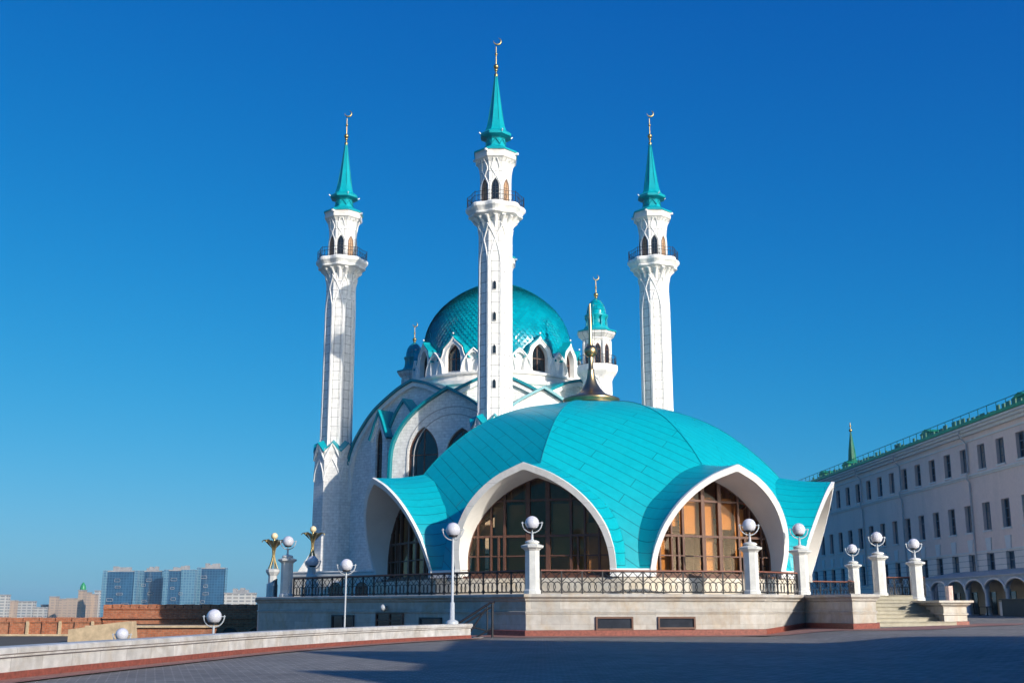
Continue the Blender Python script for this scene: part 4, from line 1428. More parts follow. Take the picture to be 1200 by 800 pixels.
mb = MB(); base_sweep(mb, cpath, [(0.08, -0.5, True), (0.08, 0.2, True), (0.02, 0.22, True)]); mb.build('granite_foot', 'red_granite', cheek)
mb = MB(); mb.octo([(0.19, 0), (0.2, 0.75), (0.2, 0.8)], (24.95, 67.3, 2.03))
tag(mb.build('bollard', 'pink_marble'), 'short pink marble stump standing on the end of the right stair wall', 'bollard')

# ------------------------------------------------------------------ globe lamps on pillars
def lamp_head(root_or_part, z, r, parent):
    mb = MB()
    sphere(mb, (0, 0, z), r, 28, 18)
    g = mb.build('globe', 'lamp_white', parent, local=True)
    mb = MB()
    mb.lathe([(r * 0.5, z - r * 0.98), (r * 0.72, z - r * 0.72), (r * 0.6, z - r * 0.78), (0.02, z - r * 0.95)], 20)
    mb.build('collar', 'iron', g, local=True)
    mb = MB()
    ra = r * 1.4
    mb.tube([(ra * cos(a), 0, z + ra * sin(a)) for a in [R(180 + 7.5 * k * 1.0 + 0) for k in range(-1, 26)]], r * 0.085, 6)
    mb.tube([(ra * 1.12, 0, z + 0.0), (r * 0.9, 0, z + 0.0)], r * 0.06, 6); mb.tube([(-ra * 1.12, 0, z), (-r * 0.9, 0, z)], r * 0.06, 6)
    mb.tube([(0, 0, z - ra), (0, 0, z - r * 0.9)], r * 0.1, 6)
    mb.build('yoke', 'lamp_metal', parent, local=True)
    return ra

def build_pillar(height=2.74, r=0.365, w=0.37):
    root = thing('lamp_pillar', '', 'lamp pillar', group='globe lamps on marble pillars')
    mb = MB(); h = height
    def sq(prof):
        for (a0, z0), (a1, z1) in zip(prof, prof[1:]):
            c = [(-a0, -a0, z0), (a0, -a0, z0), (a0, a0, z0), (-a0, a0, z0)]; e = [(-a1, -a1, z1), (a1, -a1, z1), (a1, a1, z1), (-a1, a1, z1)]
            for k in range(4):
                j = (k + 1) % 4
                mb.face([c[k], c[j], e[j], e[k]])
        mb.face([(-a1, -a1, z1), (a1, -a1, z1), (a1, a1, z1), (-a1, a1, z1)])
    # chamfered shaft
    mb.octo([(w + 0.06, 0), (w + 0.06, 0.16), (w, 0.24), (w, h - 0.62), (w - 0.0, h - 0.56), (w + 0.09, h - 0.46), (w + 0.2, h - 0.40), (w + 0.22, h - 0.30), (w + 0.05, h - 0.24),
             (w - 0.06, h - 0.2)])
    mb.lathe([(w - 0.08, h - 0.2), (w + 0.02, h - 0.14), (w - 0.02, h - 0.07), (w - 0.14, h - 0.02), (0.12, h)], 24)
    mb.build('pillar', 'pillar_marble', root, local=True)
    mb = MB(); mb.lathe([(0.12, h - .02), (0.07, h + 0.06), (0.055, h + 0.36), (0.09, h + 0.40)], 12)
    mb.build('stem', 'lamp_metal', root, local=True)
    lamp_head(root, h + 0.40 + r * 1.3, r, root)
    return root
pil = build_pillar()
P3 = (1.05, 60.75); P4 = (12.75, 62.6); P5 = (16.25, 66.0); P6 = (25.6, 88.0); P7 = (23.0, 73.6); P8 = (25.55, 74.3); P1 = (-14.95, 78.0)
for i, (x, y, lab, sc, zb) in enumerate((
        (P3[0], P3[1], 'globe lamp on the pillar at the terrace corner in front of the left glass arch', 1.0, BASE + .01),
        (P4[0], P4[1], 'globe lamp on the pillar in front of the right edge of the middle right glass arch', 1.0, BASE + .01),
        (P5[0], P5[1], 'globe lamp on the pillar at the terrace end beside the rightmost shell arch', 1.0, BASE + .01),
        (P6[0], P6[1], 'smallest globe lamp pillar right of the pavilion, set back behind the others', 1.0, BASE + .01),
        (P7[0], P7[1], 'globe lamp on the pillar at the left top of the stone steps', 1.0, BASE + .01),
        (P8[0], P8[1], 'rightmost globe lamp pillar, at the right top of the stone steps', 0.97, BASE - 0.25),
        (P1[0], P1[1], 'globe lamp pillar at the far left end of the terrace railing', 1.0, BASE + .01))):
    o = pil if i == 0 else copy_tree(pil)
    o.location = (x, y, zb); o.scale = (sc, sc, sc); o['label'] = lab
# low urn lamp beside the left minaret
lowlamp = thing('globe_lamp', 'low globe lamp on a small white urn in front of the left minaret', 'lamp', (xat(367, 645, 84), 84, BASE))
mb = MB(); mb.lathe([(0.45, 0), (0.45, 0.9), (0.5, 1.0), (0.3, 1.15), (0.42, 1.45), (0.45, 1.55), (0.2, 1.62)], 20); mb.build('pedestal', 'pillar_marble', lowlamp, local=True)
mb = MB(); mb.lathe([(0.12, 1.6), (0.06, 1.7), (0.06, 2.0)], 10); mb.build('stem', 'lamp_metal', lowlamp, local=True)
lamp_head(lowlamp, 2.55, 0.4, lowlamp)

# brass flower lamps
def build_brass():
    root = thing('brass_lamp', '', 'lamp', group='brass flower shaped lamps')
    mb = MB(); mb.octo([(0.36, 0), (0.36, 0.9), (0.3, 1.0), (0.28, 1.5), (0.42, 1.72), (0.46, 1.8), (0.46, 1.95), (0.3, 2.0)])
    mb.build('pedestal', 'pillar_marble', root, local=True)
    mb = MB()
    for k in range(6):
        a = R(60 * k)
        pr = [(0.34, 2.0), (0.2, 2.35), (0.09, 2.8), (0.1, 3.3), (0.24, 3.75), (0.52, 4.0), (0.78, 3.98), (0.86, 3.86)]
        mb.tube([(r_ * cos(a), r_ * sin(a), z) for r_, z in catmull(pr, 3)], 0.034, 6)
        mb.face([(0.12 * cos(a), 0.12 * sin(a), 3.4), (0.5 * cos(a - .35), 0.5 * sin(a - .35), 3.95), (0.74 * cos(a), 0.74 * sin(a), 4.0), (0.5 * cos(a + .35), 0.5 * sin(a + .35), 3.95)])
    mb.lathe([(0.08, 2.75), (0.13, 2.85), (0.08, 2.95)], 12); mb.lathe([(0.06, 3.3), (0.14, 3.7), (0.08, 4.05)], 12)
    mb.build('bracket', 'gold', root, local=True)
    mb = MB(); sphere(mb, (0, 0, 4.28), 0.24); mb.build('bulb', 'amber_ball', root, local=True)
    return root
b0 = build_brass()
b0.location = (xat(319, 650, 83) + 0.1, 83.0, BASE); b0['label'] = 'leftmost brass flower shaped lamp on a white pedestal at the terrace end'
b1 = copy_tree(b0); b1.location = (xat(367, 620, 87), 87.0, BASE + 0.75); b1['label'] = 'brass flower shaped lamp standing before the foot of the left minaret'

# pole lamps
def build_pole(h, r, thick=None):
    root = thing('pole_lamp', '', 'street lamp', group='globe lamps on thin grey poles')
    mb = MB()
    prof = [(0.05, 0), (0.05, h)]
    if thick: prof = [(0.30, 0), (0.30, 0.10), (0.22, 0.16), (0.12, 0.2), (0.11, thick), (0.065, thick + 0.05), (0.055, h)]
    mb.lathe(prof, 14)
    mb.build('pole', 'lamp_metal', root, local=True)
    lamp_head(root, h + r * 1.3, r, root)
    return root
def pole_at(px, py, Y, zbase, r, lab, thick=None):
    zc = zat(py, Y); h = zc - r * 1.3 - zbase
    o = build_pole(h, r, thick); o.location = (xat(px, py, Y), Y, zbase); o['label'] = lab
    return o
pole_at(531, 620.5, 55.0, gz(-3, 55) + 0.69, 0.345, 'tall pole globe lamp standing on the right end of the curving parapet', 0.95)
pole_at(406, 662, 66.0, -1.57, 0.36, 'pole globe lamp rising behind the curving parapet in front of the terrace doors')
pole_at(251, 722, 50.0, -1.57, 0.31, 'globe lamp on a short visible pole above the parapet before the shaded brick wall')
pole_at(143, 743.0, 50.0, -1.57, 0.27, 'leftmost globe lamp barely rising over the parapet before the pale stone slope')
pole_at(306, 728, 95.0, -1.57, 0.17, 'tiny distant globe lamp left of the terrace corner before the brick wall')

# ------------------------------------------------------------------ railings
def railing(A, B, zb, lab, bay=1.08, h=1.16, stub=None):
    A = Vector((A[0], A[1], zb)); B = Vector((B[0], B[1], zb))
    d = (B - A); L_ = d.length; d.normalize(); n = Vector((d.y, -d.x, 0)); up = Vector((0, 0, 1))
    root = thing('iron_railing', lab, 'railing', A, group='wrought iron railings of the terrace')
    nb = max(1, round(L_ / bay)); bw = L_ / nb
    mb = MB(); mb.obox(A, d, n, 0, L_, -0.045, 0.045, h, h + 0.07)
    mb.build('handrail', 'handrail_red', root)
    for k in range(nb + 1):
        mb = MB(); mb.obox(A, d, n, bw * k - .036, bw * k + .036, -0.036, 0.036, 0.0, h); mb.build('post', 'iron', root)
    for k in range(nb):
        mb = MB(); s0 = bw * k + .03; s1 = bw * (k + 1) - .03; m_ = (s0 + s1) / 2; zm = 0.62
        P = lambda s, z: A + d * s + up * z
        mb.tube([P(s0, 0.1), P(s1, 0.1)], 0.026, 4); mb.tube([P(s0, h - .03), P(s1, h - .03)], 0.026, 4)
        mb.tube([P(s0, zm), P(m_, h - .03), P(s1, zm)], 0.025, 4); mb.tube([P(s0, h - .03), P(m_, zm), P(s1, h - .03)], 0.025, 4)
        for c_, rx in ((s0 + bw * .18, bw * .19), (m_, bw * .2), (s1 - bw * .18, bw * .19)):
            mb.tube([P(min(max(c_ + rx * cos(R(30 * j)), s0 - .02), s1 + .02), 0.36 + 0.26 * sin(R(30 * j))) for j in range(13)], 0.025, 4, cap=False)
        mb.build('panel', 'iron', root)
    return root
def inset(A, B, a, b):
    A = Vector(A[:2]); B = Vector(B[:2]); d = (B - A).normalized()
    return A + d * a, B - d * b
def rail_between(A, B, a, b, lab, zb=BASE + 0.012, bay=1.08):
    p, q = inset(A, B, a, b); return railing(p, q, zb, lab, bay)
rail_between(P1, P3, 0.9, 0.5, 'long shaded iron railing on the left terrace front, from corner pillar to far left pillar')
rail_between(P3, P4, 0.45, 0.5, 'iron railing between the two pillars in front of the big glass arches')
rail_between(P4, P5, 0.45, 0.45, 'short iron railing between the two pillars at the right end of the terrace front')
rail_between((18.9, 84), P6, 0.1, 0.45, 'iron railing left of the smallest lamp pillar, beside the rightmost shell arch')
rail_between((23.3, 75.0), (26.3, 74.7), 0.1, 0.1, 'dense short iron railing between the two pillars at the top of the steps', bay=0.5)
rail_between(P6, (24.0, 84), 0.45, 0.1, 'iron railing just right of the smallest lamp pillar, seen left of the stair pillar')
rail_between((-15.9, 79.6), (-20.4, 98), 0.3, 0.3, 'iron railing turning back along the far left end of the terrace')

# black handrail beside the parapet end
hr = thing('stair_handrail', 'black metal handrail sloping down beside the end of the parapet', 'handrail', (-1.5, 57, 0))
ya = 58.0
q = lambda px, py, Y=ya: Vector((xat(px, py, Y), Y, zat(py, Y)))
mb = MB()
mb.tube([q(577, 706), q(577, 749)], 0.06, 6); mb.tube([q(571, 710), q(571, 738)], 0.035, 6)
mb.build('post', 'iron', hr)
mb = MB()
mb.tube([q(580, 705), q(574, 706), q(532, 733)], 0.055, 6); mb.tube([q(575, 711), q(535, 736.5)], 0.045, 6)
mb.tube([q(569, 713), q(545, 749)], 0.042, 6); mb.tube([q(576, 736), q(552, 749.5)], 0.045, 6); mb.tube([q(541, 731), q(570, 738.5)], 0.035, 6)
mb.build('rail', 'iron', hr)
# small wall behind, where the steps go down
mb = MB(); mb.prism([(-1.6, 61.4), (-1.9, 56.4), (-1.55, 56.3), (-1.2, 61.3)], -2.0, gz(-1.5, 58) + 0.02)
tag(mb.build('step_wall', 'terrace_marble'), kind='structure')

# ------------------------------------------------------------------ long building on the right
VPD = Vector((-40 / 1386, 1, 0)).normalized()       # the way its front runs
OUT = Vector((-VPD.y, VPD.x, 0))                    # outward, towards the mosque (left)
D0 = 48.0
def bp(Y, off=0.0):
    return Vector((D0 - 0.0289 * Y, Y, 0)) + OUT * off
def at_px(px, off=0.0):
    k = (px - 600) / 1386
    for _ in range(1):
        Y = (D0 - off) / (k + 0.0289)
    return Y
Y0b, Y1b = 84.0, 205.0
bld = thing('long_building', 'long mauve three storey building with green roof standing in shade at the right', 'building', (46, 120, 0.9))
GB = 0.5
zc = lambda py, px=1190: zat(py, at_px(px))
z_corn = zc(489, 1190)
rows_z = [(zc(513), zc(542.5)), (zc(583.5), zc(617)), (zc(645), zc(675.5))]
rows_z = [(min(a, b), max(a, b)) for a, b in rows_z]
wx0 = at_px(1190)      # depth of a window in the top row
wins = []
Yw = wx0
ylist = []
k = -5
while True:
    y = wx0 + 4.08 * k
    if y > Y1b - 3: break
    if y > Y0b + 2: ylist.append(y)
    k += 1
hw = 0.82
L0 = Y0b
def wall_cells(mb, s0, s1, z0, z1, holes, rev, mat=0):
    """front sheet of the building from s (depth Y) s0..s1 with rectangular holes; s measured as Y"""
    ss_ = sorted({s0, s1} | {h[0] for h in holes} | {h[1] for h in holes})
    zz = sorted({z0, z1} | {h[2] for h in holes} | {h[3] for h in holes})
    P = lambda y, z, o=0.0: bp(y, o) + Vector((0, 0, z))
    for a, b in zip(ss_, ss_[1:]):
        for c_, e in zip(zz, zz[1:]):
            m_ = ((a + b) / 2, (c_ + e) / 2)
            if any(h[0] < m_[0] < h[1] and h[2] < m_[1] < h[3] for h in holes): continue
            mb.face([P(b, c_), P(a, c_), P(a, e), P(b, e)], mat, [(-b, c_), (-a, c_), (-a, e), (-b, e)])
    for h in holes:
        a, b, c_, e = h
        for q in ([(a, c_), (b, c_)], [(b, c_), (b, e)], [(b, e), (a, e)], [(a, e), (a, c_)]):
            mb.face([P(q[0][0], q[0][1]), P(q[1][0], q[1][1]), P(q[1][0], q[1][1], -rev), P(q[0][0], q[0][1], -rev)], mat)
z_split = rows_z[2][1] + 0.15
up = [(y - hw, y + hw, a, b) for (a, b) in rows_z[:2] for y in ylist]
lo = [(y - hw, y + hw, rows_z[2][0], rows_z[2][1]) for y in ylist]
mb = MB(); wall_cells(mb, Y0b, Y1b, z_split, z_corn, up, 0.45)
e0, e1 = bp(Y0b), bp(Y1b); e2 = bp(Y1b, -16); e3 = bp(Y0b, -16)
for a, b in ((e0, e3), (e3, e2), (e2, e1)):
    mb.face([(a.x, a.y, GB - 1), (b.x, b.y, GB - 1), (b.x, b.y, z_corn), (a.x, a.y, z_corn)])
mb.build('wall', 'mauve_plaster', bld)
mb = MB(); wall_cells(mb, Y0b, Y1b, GB - 1, z_split, lo, 0.45); lower = mb.build('lower_wall', 'rusticated_plaster', bld)
# windows: one of each size, copied
def make_win(h):
    mb = MB()
    X = Vector((0, 1, 0)); Nn = OUT; o = Vector((0, 0, 0)); T = VPD
    fw = 0.09
    for a, b, c_, e in ((-hw, hw, 0, fw), (-hw, hw, h - fw, h), (-hw, -hw + fw, fw, h - fw), (hw - fw, hw, fw, h - fw), (-.05, .05, fw, h - fw), (-hw + fw, hw - fw, h * .66, h * .66 + .08), (-hw + fw, hw - fw, h * .33, h * .33 + .05)):
        mb.obox(o, T, Nn, a, b, -0.42, -0.30, c_, e)
    return mb
proto = {}; variants = {}; wrnd = random.Random(4); extras = []
for ri, (a, b) in enumerate(rows_z):
    for y in ylist:
        loc = bp(y) + Vector((0, 0, a)) - bld.location
        if ri not in proto:
            w = make_win(b - a).build('window', 'window_frame_blue', bld, local=True)
            mb = MB(); mb.obox(Vector((0, 0, 0)), VPD, OUT, -hw, hw, -0.44, -0.38, 0.0, b - a); p = mb.build('pane', 'shade_pane', w, local=True)
            mb = MB(); mb.obox(Vector((0, 0, 0)), VPD, OUT, -hw - .12, hw + .12, -0.02, 0.12, -0.16, -0.004)
            s_ = mb.build('sill', 'pale_trim', w, local=True)
            proto[ri] = (w, p, s_)
            w.location = loc
            variants[ri] = [p, p, p]
            for vm, vh in (('pane_curtain', 1.0), ('pane_sky', 1.0), ('pane_curtain', 0.45)):
                me = bpy.data.meshes.new('pane'); mb = MB()
                mb.obox(Vector((0, 0, 0)), VPD, OUT, -hw, hw, -0.44, -0.38, 0.0, b - a)
                tmp = mb.build('pane', vm, None); me = tmp.data
                tmp.parent = w; variants[ri].append(tmp)
                extras.append(tmp)
        else:
            w = proto[ri][0].copy(); COL.objects.link(w); w.parent = bld; w.location = loc
            for qi, q_ in enumerate(proto[ri][1:]):
                if qi == 0: q_ = wrnd.choice(variants[ri])
                c_ = q_.copy(); COL.objects.link(c_); c_.parent = w
for e_ in extras:
    bpy.data.objects.remove(e_)
# keystones over the lower windows
for y in ylist:
    mb = MB(); z = rows_z[2][1] + 0.16
    q = lambda s, z_, o: bp(y + s, o) + Vector((0, 0, z_))
    f = [(-0.42, z), (0.42, z), (0.62, z + 1.25), (-0.62, z + 1.25)]
    mb.face([q(s, zz, .1) for s, zz in f])
    for i in range(4):
        a, b = f[i], f[(i + 1) % 4]
        mb.face([q(a[0], a[1], 0), q(b[0], b[1], 0), q(b[0], b[1], .1), q(a[0], a[1], .1)])
    if at_px(1250) < y < at_px(955): mb.build('keystone', 'pale_trim', bld)
# string course, cornice
mb = MB()
z_str = zc(549)
pa = [(bp(Y0b).x, bp(Y0b).y), (bp(Y1b).x, bp(Y1b).y)][::-1]
mb.sweep(pa, [(-.01, z_str - .25), (-0.14, z_str - .1), (-0.14, z_str + .02), (-0.24, z_str + .1), (-0.24, z_str + .2), (0, z_str + .28)][::1]) if False else None
def band(z0, z1, o):
    a, b = bp(Y0b - .1 * o), bp(Y1b)
    mb.obox(Vector((a.x, a.y, 0)), VPD, OUT, 0, (b - a).length, 0.003, o, z0, z1)
band(z_str - .12, z_str + .05, .12); band(z_str + .05, z_str + .2, .24)
band(z_corn - 1.35, z_corn - 1.2, .1); band(z_corn - .75, z_corn - .45, .3); band(z_corn - .45, z_corn - .2, .6); band(z_corn - .2, z_corn, .85)
band(z_split + .0, z_split + .12, .07)
for f in mb.f: pass
mb.build('cornice', 'pale_trim', bld)
# roof
mb = MB()
P = lambda y, o, z: bp(y, o) + Vector((0, 0, z))
zr = z_corn + .02
eave = [P(Y0b, .95, zr), P(Y1b, .95, zr)]; rid = [P(Y0b, -8, zr + 3.4), P(Y1b, -8, zr + 3.4)]; bk_ = [P(Y0b, -16.5, zr), P(Y1b, -16.5, zr)]
mb.face([eave[1], eave[0], rid[0], rid[1]]); mb.face([rid[1], rid[0], bk_[0], bk_[1]])
mb.face([eave[0], bk_[0], rid[0]]); mb.face([eave[1], rid[1], bk_[1]])
mb.obox(P(Y0b, 0, 0), VPD, OUT, 0, (e1 - e0).length, .3, .97, zr + .01, zr + .3)
roof = mb.build('roof', 'green_roof', bld)
mb = MB()
rnd = random.Random(3)
for y in [Y0b + 1 + 1.1 * i for i in range(int((Y1b - Y0b) / 1.1))]:      # standing seams and snow guards
    o0 = P(y, .9, zr + .1); o1 = P(y, -7.9, zr + 3.48)
    mb.tube([o0, o1], 0.06, 4)
    mb.obox(P(y, .5, zr + .3), VPD, OUT, 0, rnd.uniform(.3, .9), 0, .12, 0, rnd.uniform(.15, .6))
mb.build('seam', 'green_dark', roof)
for px in (958, 986, 1082, 1196):
    y = at_px(px); mb = MB(); o = P(y, -3.0, zr + .75)
    mb.obox(o, VPD, OUT, -1.4, 1.4, -2.5, 1.2, 0, 1.0)
    a = [o + VPD * s + OUT * 1.3 + Vector((0, 0, 1.0)) for s in (-1.6, 1.6)]; b = [o + VPD * s - OUT * 2.6 + Vector((0, 0, 1.0)) for s in (-1.6, 1.6)]
    r1, r2 = o + OUT * 1.3 + Vector((0, 0, 1.45)), o - OUT * 2.6 + Vector((0, 0, 1.45))
    mb.face([a[0], r1, r2, b[0]]); mb.face([a[1], b[1], r2, r1]); mb.face([a[0], a[1], r1])
    mb.build('dormer', 'green_roof', roof)
mb = MB()
for z in (0.7, 1.5):
    mb.tube([P(Y0b, -.2, zr + z), P(Y1b, -.2, zr + z)], 0.035, 4)
for i in range(int((Y1b - Y0b) / 2.0)):
    y = Y0b + 2.0 * i
    mb.tube([P(y, -.2, zr + .3), P(y, -.2, zr + 1.5)], 0.035, 4)
mb.build('roof_railing', 'green_dark', roof)
for px in (1020, 1068, 1151):
    y = at_px(px); mb = MB()
    mb.tube([P(y, .75, z_corn - .25), P(y, .75, z_corn - .8), P(y, .16, z_corn - 1.5), P(y, .16, z_str + .5), P(y, .36, z_str + .35), P(y, .36, z_str - .2), P(y, .16, z_str - .5), P(y, .16, 4.2)], 0.085, 8)
    mb.build('downpipe', 'downpipe_grey', bld)

# covered arcade in front
D1 = 44.0
arc = thing('arcade', 'grey roofed arcade of round arches on slim columns against the mauve building', 'arcade', (42, 95, 0.9))
def ap_(Y, off=0.0): return Vector((D1 - 0.0289 * Y, Y, 0)) + OUT * off
def apx(px): return D1 / ((px - 600) / 1386 + 0.0289)
ya0 = apx(1181); pitch = 4.05
cols = [ya0 + pitch * i for i in range(-4, 6)]
g = 0.95
z_sp = zat(689, apx(1181)); z_tp = zat(677, apx(1190)); z_rf = z_tp + 0.35
mb = MB()
for i in range(len(cols) - 1):
    a, b = cols[i], cols[i + 1]; m_ = (a + b) / 2; hwid = (b - a) / 2 - .12
    arcp = [(m_ - hwid * cos(PI * j / 14), z_sp + (z_tp - z_sp) * sin(PI * j / 14)) for j in range(15)]
    for j in range(14):
        (s0, z0), (s1, z1) = arcp[j], arcp[j + 1]
        q = lambda s, z, o: ap_(s, o) + Vector((0, 0, z))
        mb.face([q(s1, z1, 0), q(s0, z0, 0), q(s0, z_rf, 0), q(s1, z_rf, 0)])
        mb.face([q(s0, z0, 0), q(s1, z1, 0), q(s1, z1, -.3), q(s0, z0, -.3)])
        # archivolt
    for s0, s1 in ((a, a + .12), (b - .12, b)):
        mb.face([q(s1, z_sp, 0), q(s0, z_sp, 0), q(s0, z_rf, 0), q(s1, z_rf, 0)])
fr = mb.build('arch_wall', 'cabinet_grey', arc)
mb = MB()
for i in range(len(cols) - 1):
    a, b = cols[i], cols[i + 1]; m_ = (a + b) / 2; hwid = (b - a) / 2 - .08
    mb.tube([ap_(m_ - hwid * cos(PI * j / 16), .05) + Vector((0, 0, z_sp + (z_tp + .04 - z_sp) * sin(PI * j / 16))) for j in range(17)], 0.1, 6)
mb.build('archivolt', 'pale_trim', fr)
mb = MB(); q = lambda s, z, o: ap_(s, o) + Vector((0, 0, z))
mb.face([q(cols[-1], z_rf, .15), q(cols[0], z_rf, .15), q(cols[0], z_rf + .7, -3.9), q(cols[-1], z_rf + .7, -3.9)])
mb.face([q(cols[0], z_rf - .12, .15), q(cols[-1], z_rf - .12, .15), q(cols[-1], z_rf - .12, -3.9), q(cols[0], z_rf - .12, -3.9)])
mb.face([q(cols[-1], z_rf - .12, .15), q(cols[0], z_rf - .12, .15), q(cols[0], z_rf, .15), q(cols[-1], z_rf, .15)])
mb.build('roof', 'groove_stone', arc)
for c_ in cols:
    p = ap_(c_, -.15); mb = MB()
    mb.lathe([(.3, g - .1), (.3, g + .15), (.2, g + .25), (.19, z_sp - .3), (.26, z_sp - .2), (.3, z_sp)], 14, (p.x, p.y, 0)); mb.build('column', 'column_blue_grey', arc)
    p = ap_(c_ + 1.3, -2.6); mb = MB()
    mb.lathe([(.26, g - .1), (.2, g + .2), (.18, z_rf - .2)], 12, (p.x, p.y, 0)); mb.build('column', 'column_blue_grey', arc)
mb = MB()
mb.obox(ap_(cols[0], -3.75), VPD, OUT, 0, cols[-1] - cols[0], 0, .1, g - .3, z_rf - .2); mb.build('back_wall', 'cream_plaster', arc)
for c_ in cols[:-1]:
    mb = MB(); o = ap_(c_ + 1.9, -3.62); mb.obox(o, VPD, OUT, 0, 1.3, 0, .06, g, g + 2.1); mb.build('door', 'dark_pane', arc)
# kiosk, cabinet, tables beneath the arcade
kp = ap_(apx(1186), 0.9)
kio = thing('kiosk', 'dark low counter beside the right hand arcade columns', 'kiosk', kp)
mb = MB(); mb.obox(kp, VPD, OUT, -6, -0.2, -1.2, 0, 0.9, 2.25); mb.build('body', 'kiosk_dark', kio)
mb = MB(); mb.obox(kp, VPD, OUT, -6.2, 0, -1.35, .15, 2.25, 2.33); mb.build('counter_top', 'dark_frame', kio)
for px, m_, lab in ((1168, 'pale_trim', 'pale grey cabinet standing in the arcade, left one of two'), (1174, 'cabinet_grey', 'blue grey cabinet standing in the arcade, right one of two')):
    p = ap_(apx(px), -.9); c_ = thing('cabinet', lab, 'cabinet', p)
    mb = MB(); mb.obox(p, VPD, OUT, -.6, .5, -.4, .4, 0.95, 2.05); mb.build('body', m_, c_)
    mb = MB(); mb.obox(p, VPD, OUT, -.64, .54, -.44, .44, 2.05, 2.12); mb.build('lid', m_, c_)
for px, lab in ((1149, 'small dark table in the arcade, left of two'), (1158, 'small dark table in the arcade, right of two')):
    p = ap_(apx(px), .1); t_ = thing('table', lab, 'table', p)
    mb = MB(); mb.lathe([(.55, 1.68), (.55, 1.73), (0.02, 1.735)], 16, (p.x, p.y, 0)); mb.build('table_top', 'kiosk_dark', t_)
    mb = MB(); mb.lathe([(.3, .97), (.05, 1.02), (.05, 1.68)], 10, (p.x, p.y, 0)); mb.build('leg', 'kiosk_dark', t_)

# green spire beyond the roof
sx_, sy_ = xat(999, 540, 230), 230
spt = thing('spire_tower', 'distant tower with slender green spire and gold tip beyond the mauve building roof', 'tower', (sx_, sy_, 0))
mb = MB(); mb.octo([(3.2, -5), (3.2, zat(560, 230))], (sx_, sy_, 0)); mb.build('tower_wall', 'cream_plaster', spt)
mb = MB(); mb.octo([(3.4, zat(560, 230)), (1.3, zat(545, 230)), (0.75, zat(538, 230)), (0.62, zat(528, 230)), (0.12, zat(506, 230))], (sx_, sy_, 0)); mb.build('spire', 'green_dark', spt)
mb = MB(); mb.tube([(sx_, sy_, zat(507, 230)), (sx_, sy_, zat(495, 230))], .09, 6); sphere(mb, (sx_, sy_, zat(504, 230)), .34, 10, 8); sphere(mb, (sx_, sy_, zat(499, 230)), .2, 10, 8)
mb.build('gold_tip', 'gold', spt)

# ------------------------------------------------------------------ old brick walls on the left
YW = 139.0
def brick_wall(name, lab, xa, xb, ztop, zb=-1.7, tooth=None, ya=YW, yb=YW):
    w = thing(name, lab, 'wall', ((xa + xb) / 2, ya, zb))
    A = Vector((xa, ya, 0)); B = Vector((xb, yb, 0)); d = (B - A); L_ = d.length; d.normalize(); n = Vector((d.y, -d.x, 0))
    mb = MB(); mb.obox(A, d, n, 0, L_, -1.2, 0, zb - 2, ztop - .55); mb.build('brickwork', 'kremlin_brick', w)
    mb = MB()
    mb.obox(A, d, n, 0, L_, -1.3, .14, ztop - .55, ztop - .4)
    k = 0; s = 0.0
    while s < L_ - 0.2:
        e = min(s + tooth - .12, L_)
        mb.obox(A, d, n, s, e, -1.25, .05, ztop - .4, ztop + (0.04 if k % 2 else 0)); s += tooth; k += 1
    mb.build('merlon', 'kremlin_brick', w)
    return w, A, d, n, L_
w1, A, d, n, L_ = brick_wall('brick_wall', 'lower sunlit red brick wall with pale buttress strips at the far left', -120, -48.2, 0.5, tooth=1.9)
for k in range(10):
    s = L_ - .9 - 1.9 * k * 1.0
    mb = MB(); mb.obox(A, d, n, s - .15, s + .15, -.1, .28, -1.5, 0.1); mb.build('buttress_strip', 'rough_limestone' if k % 2 == 0 else 'kremlin_brick', w1)
mb = MB(); mb.obox(A, d, n, 0, L_, 0, .5, -2, -1.35); mb.build('footing', 'rough_limestone', w1)
w2, A, d, n, L_ = brick_wall('brick_wall', 'taller red brick wall half in shadow, left of the terrace', -48.0, -22.0, 2.0, tooth=1.05)
mb = MB(); mb.obox(A, d, n, 0, L_, 0, .35, 0.4, 0.6); mb.obox(A, d, n, 0.2, L_, 0, .22, -0.2, -.05); mb.build('ledge', 'kremlin_brick', w2)
for k in range(5):
    c0 = A + d * (L_ * 0.5 + 3.2 * k - 1.2); mb = MB()
    mb.tube([c0 + d * (1.1 * cos(PI * j / 10)) + n * .05 + Vector((0, 0, -1.5 + .95 * sin(PI * j / 10))) for j in range(11)], .12, 6)
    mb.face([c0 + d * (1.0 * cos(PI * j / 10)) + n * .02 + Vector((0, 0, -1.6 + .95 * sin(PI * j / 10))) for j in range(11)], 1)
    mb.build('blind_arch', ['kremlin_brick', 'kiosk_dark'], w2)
# lower brick terrace in front of the tall wall
w3 = thing('brick_shed', 'low flat topped red brick block before the taller brick wall', 'brick block', (-36, 122, -1.6))
mb = MB(); mb.box(-43.5, -31.5, 122, 127, -3, -.35); mb.build('wall', 'kremlin_brick', w3)
mb = MB(); mb.box(-43.8, -31.2, 121.7, 127.2, -.35, -.15); mb.build('coping', 'rough_limestone', w3)
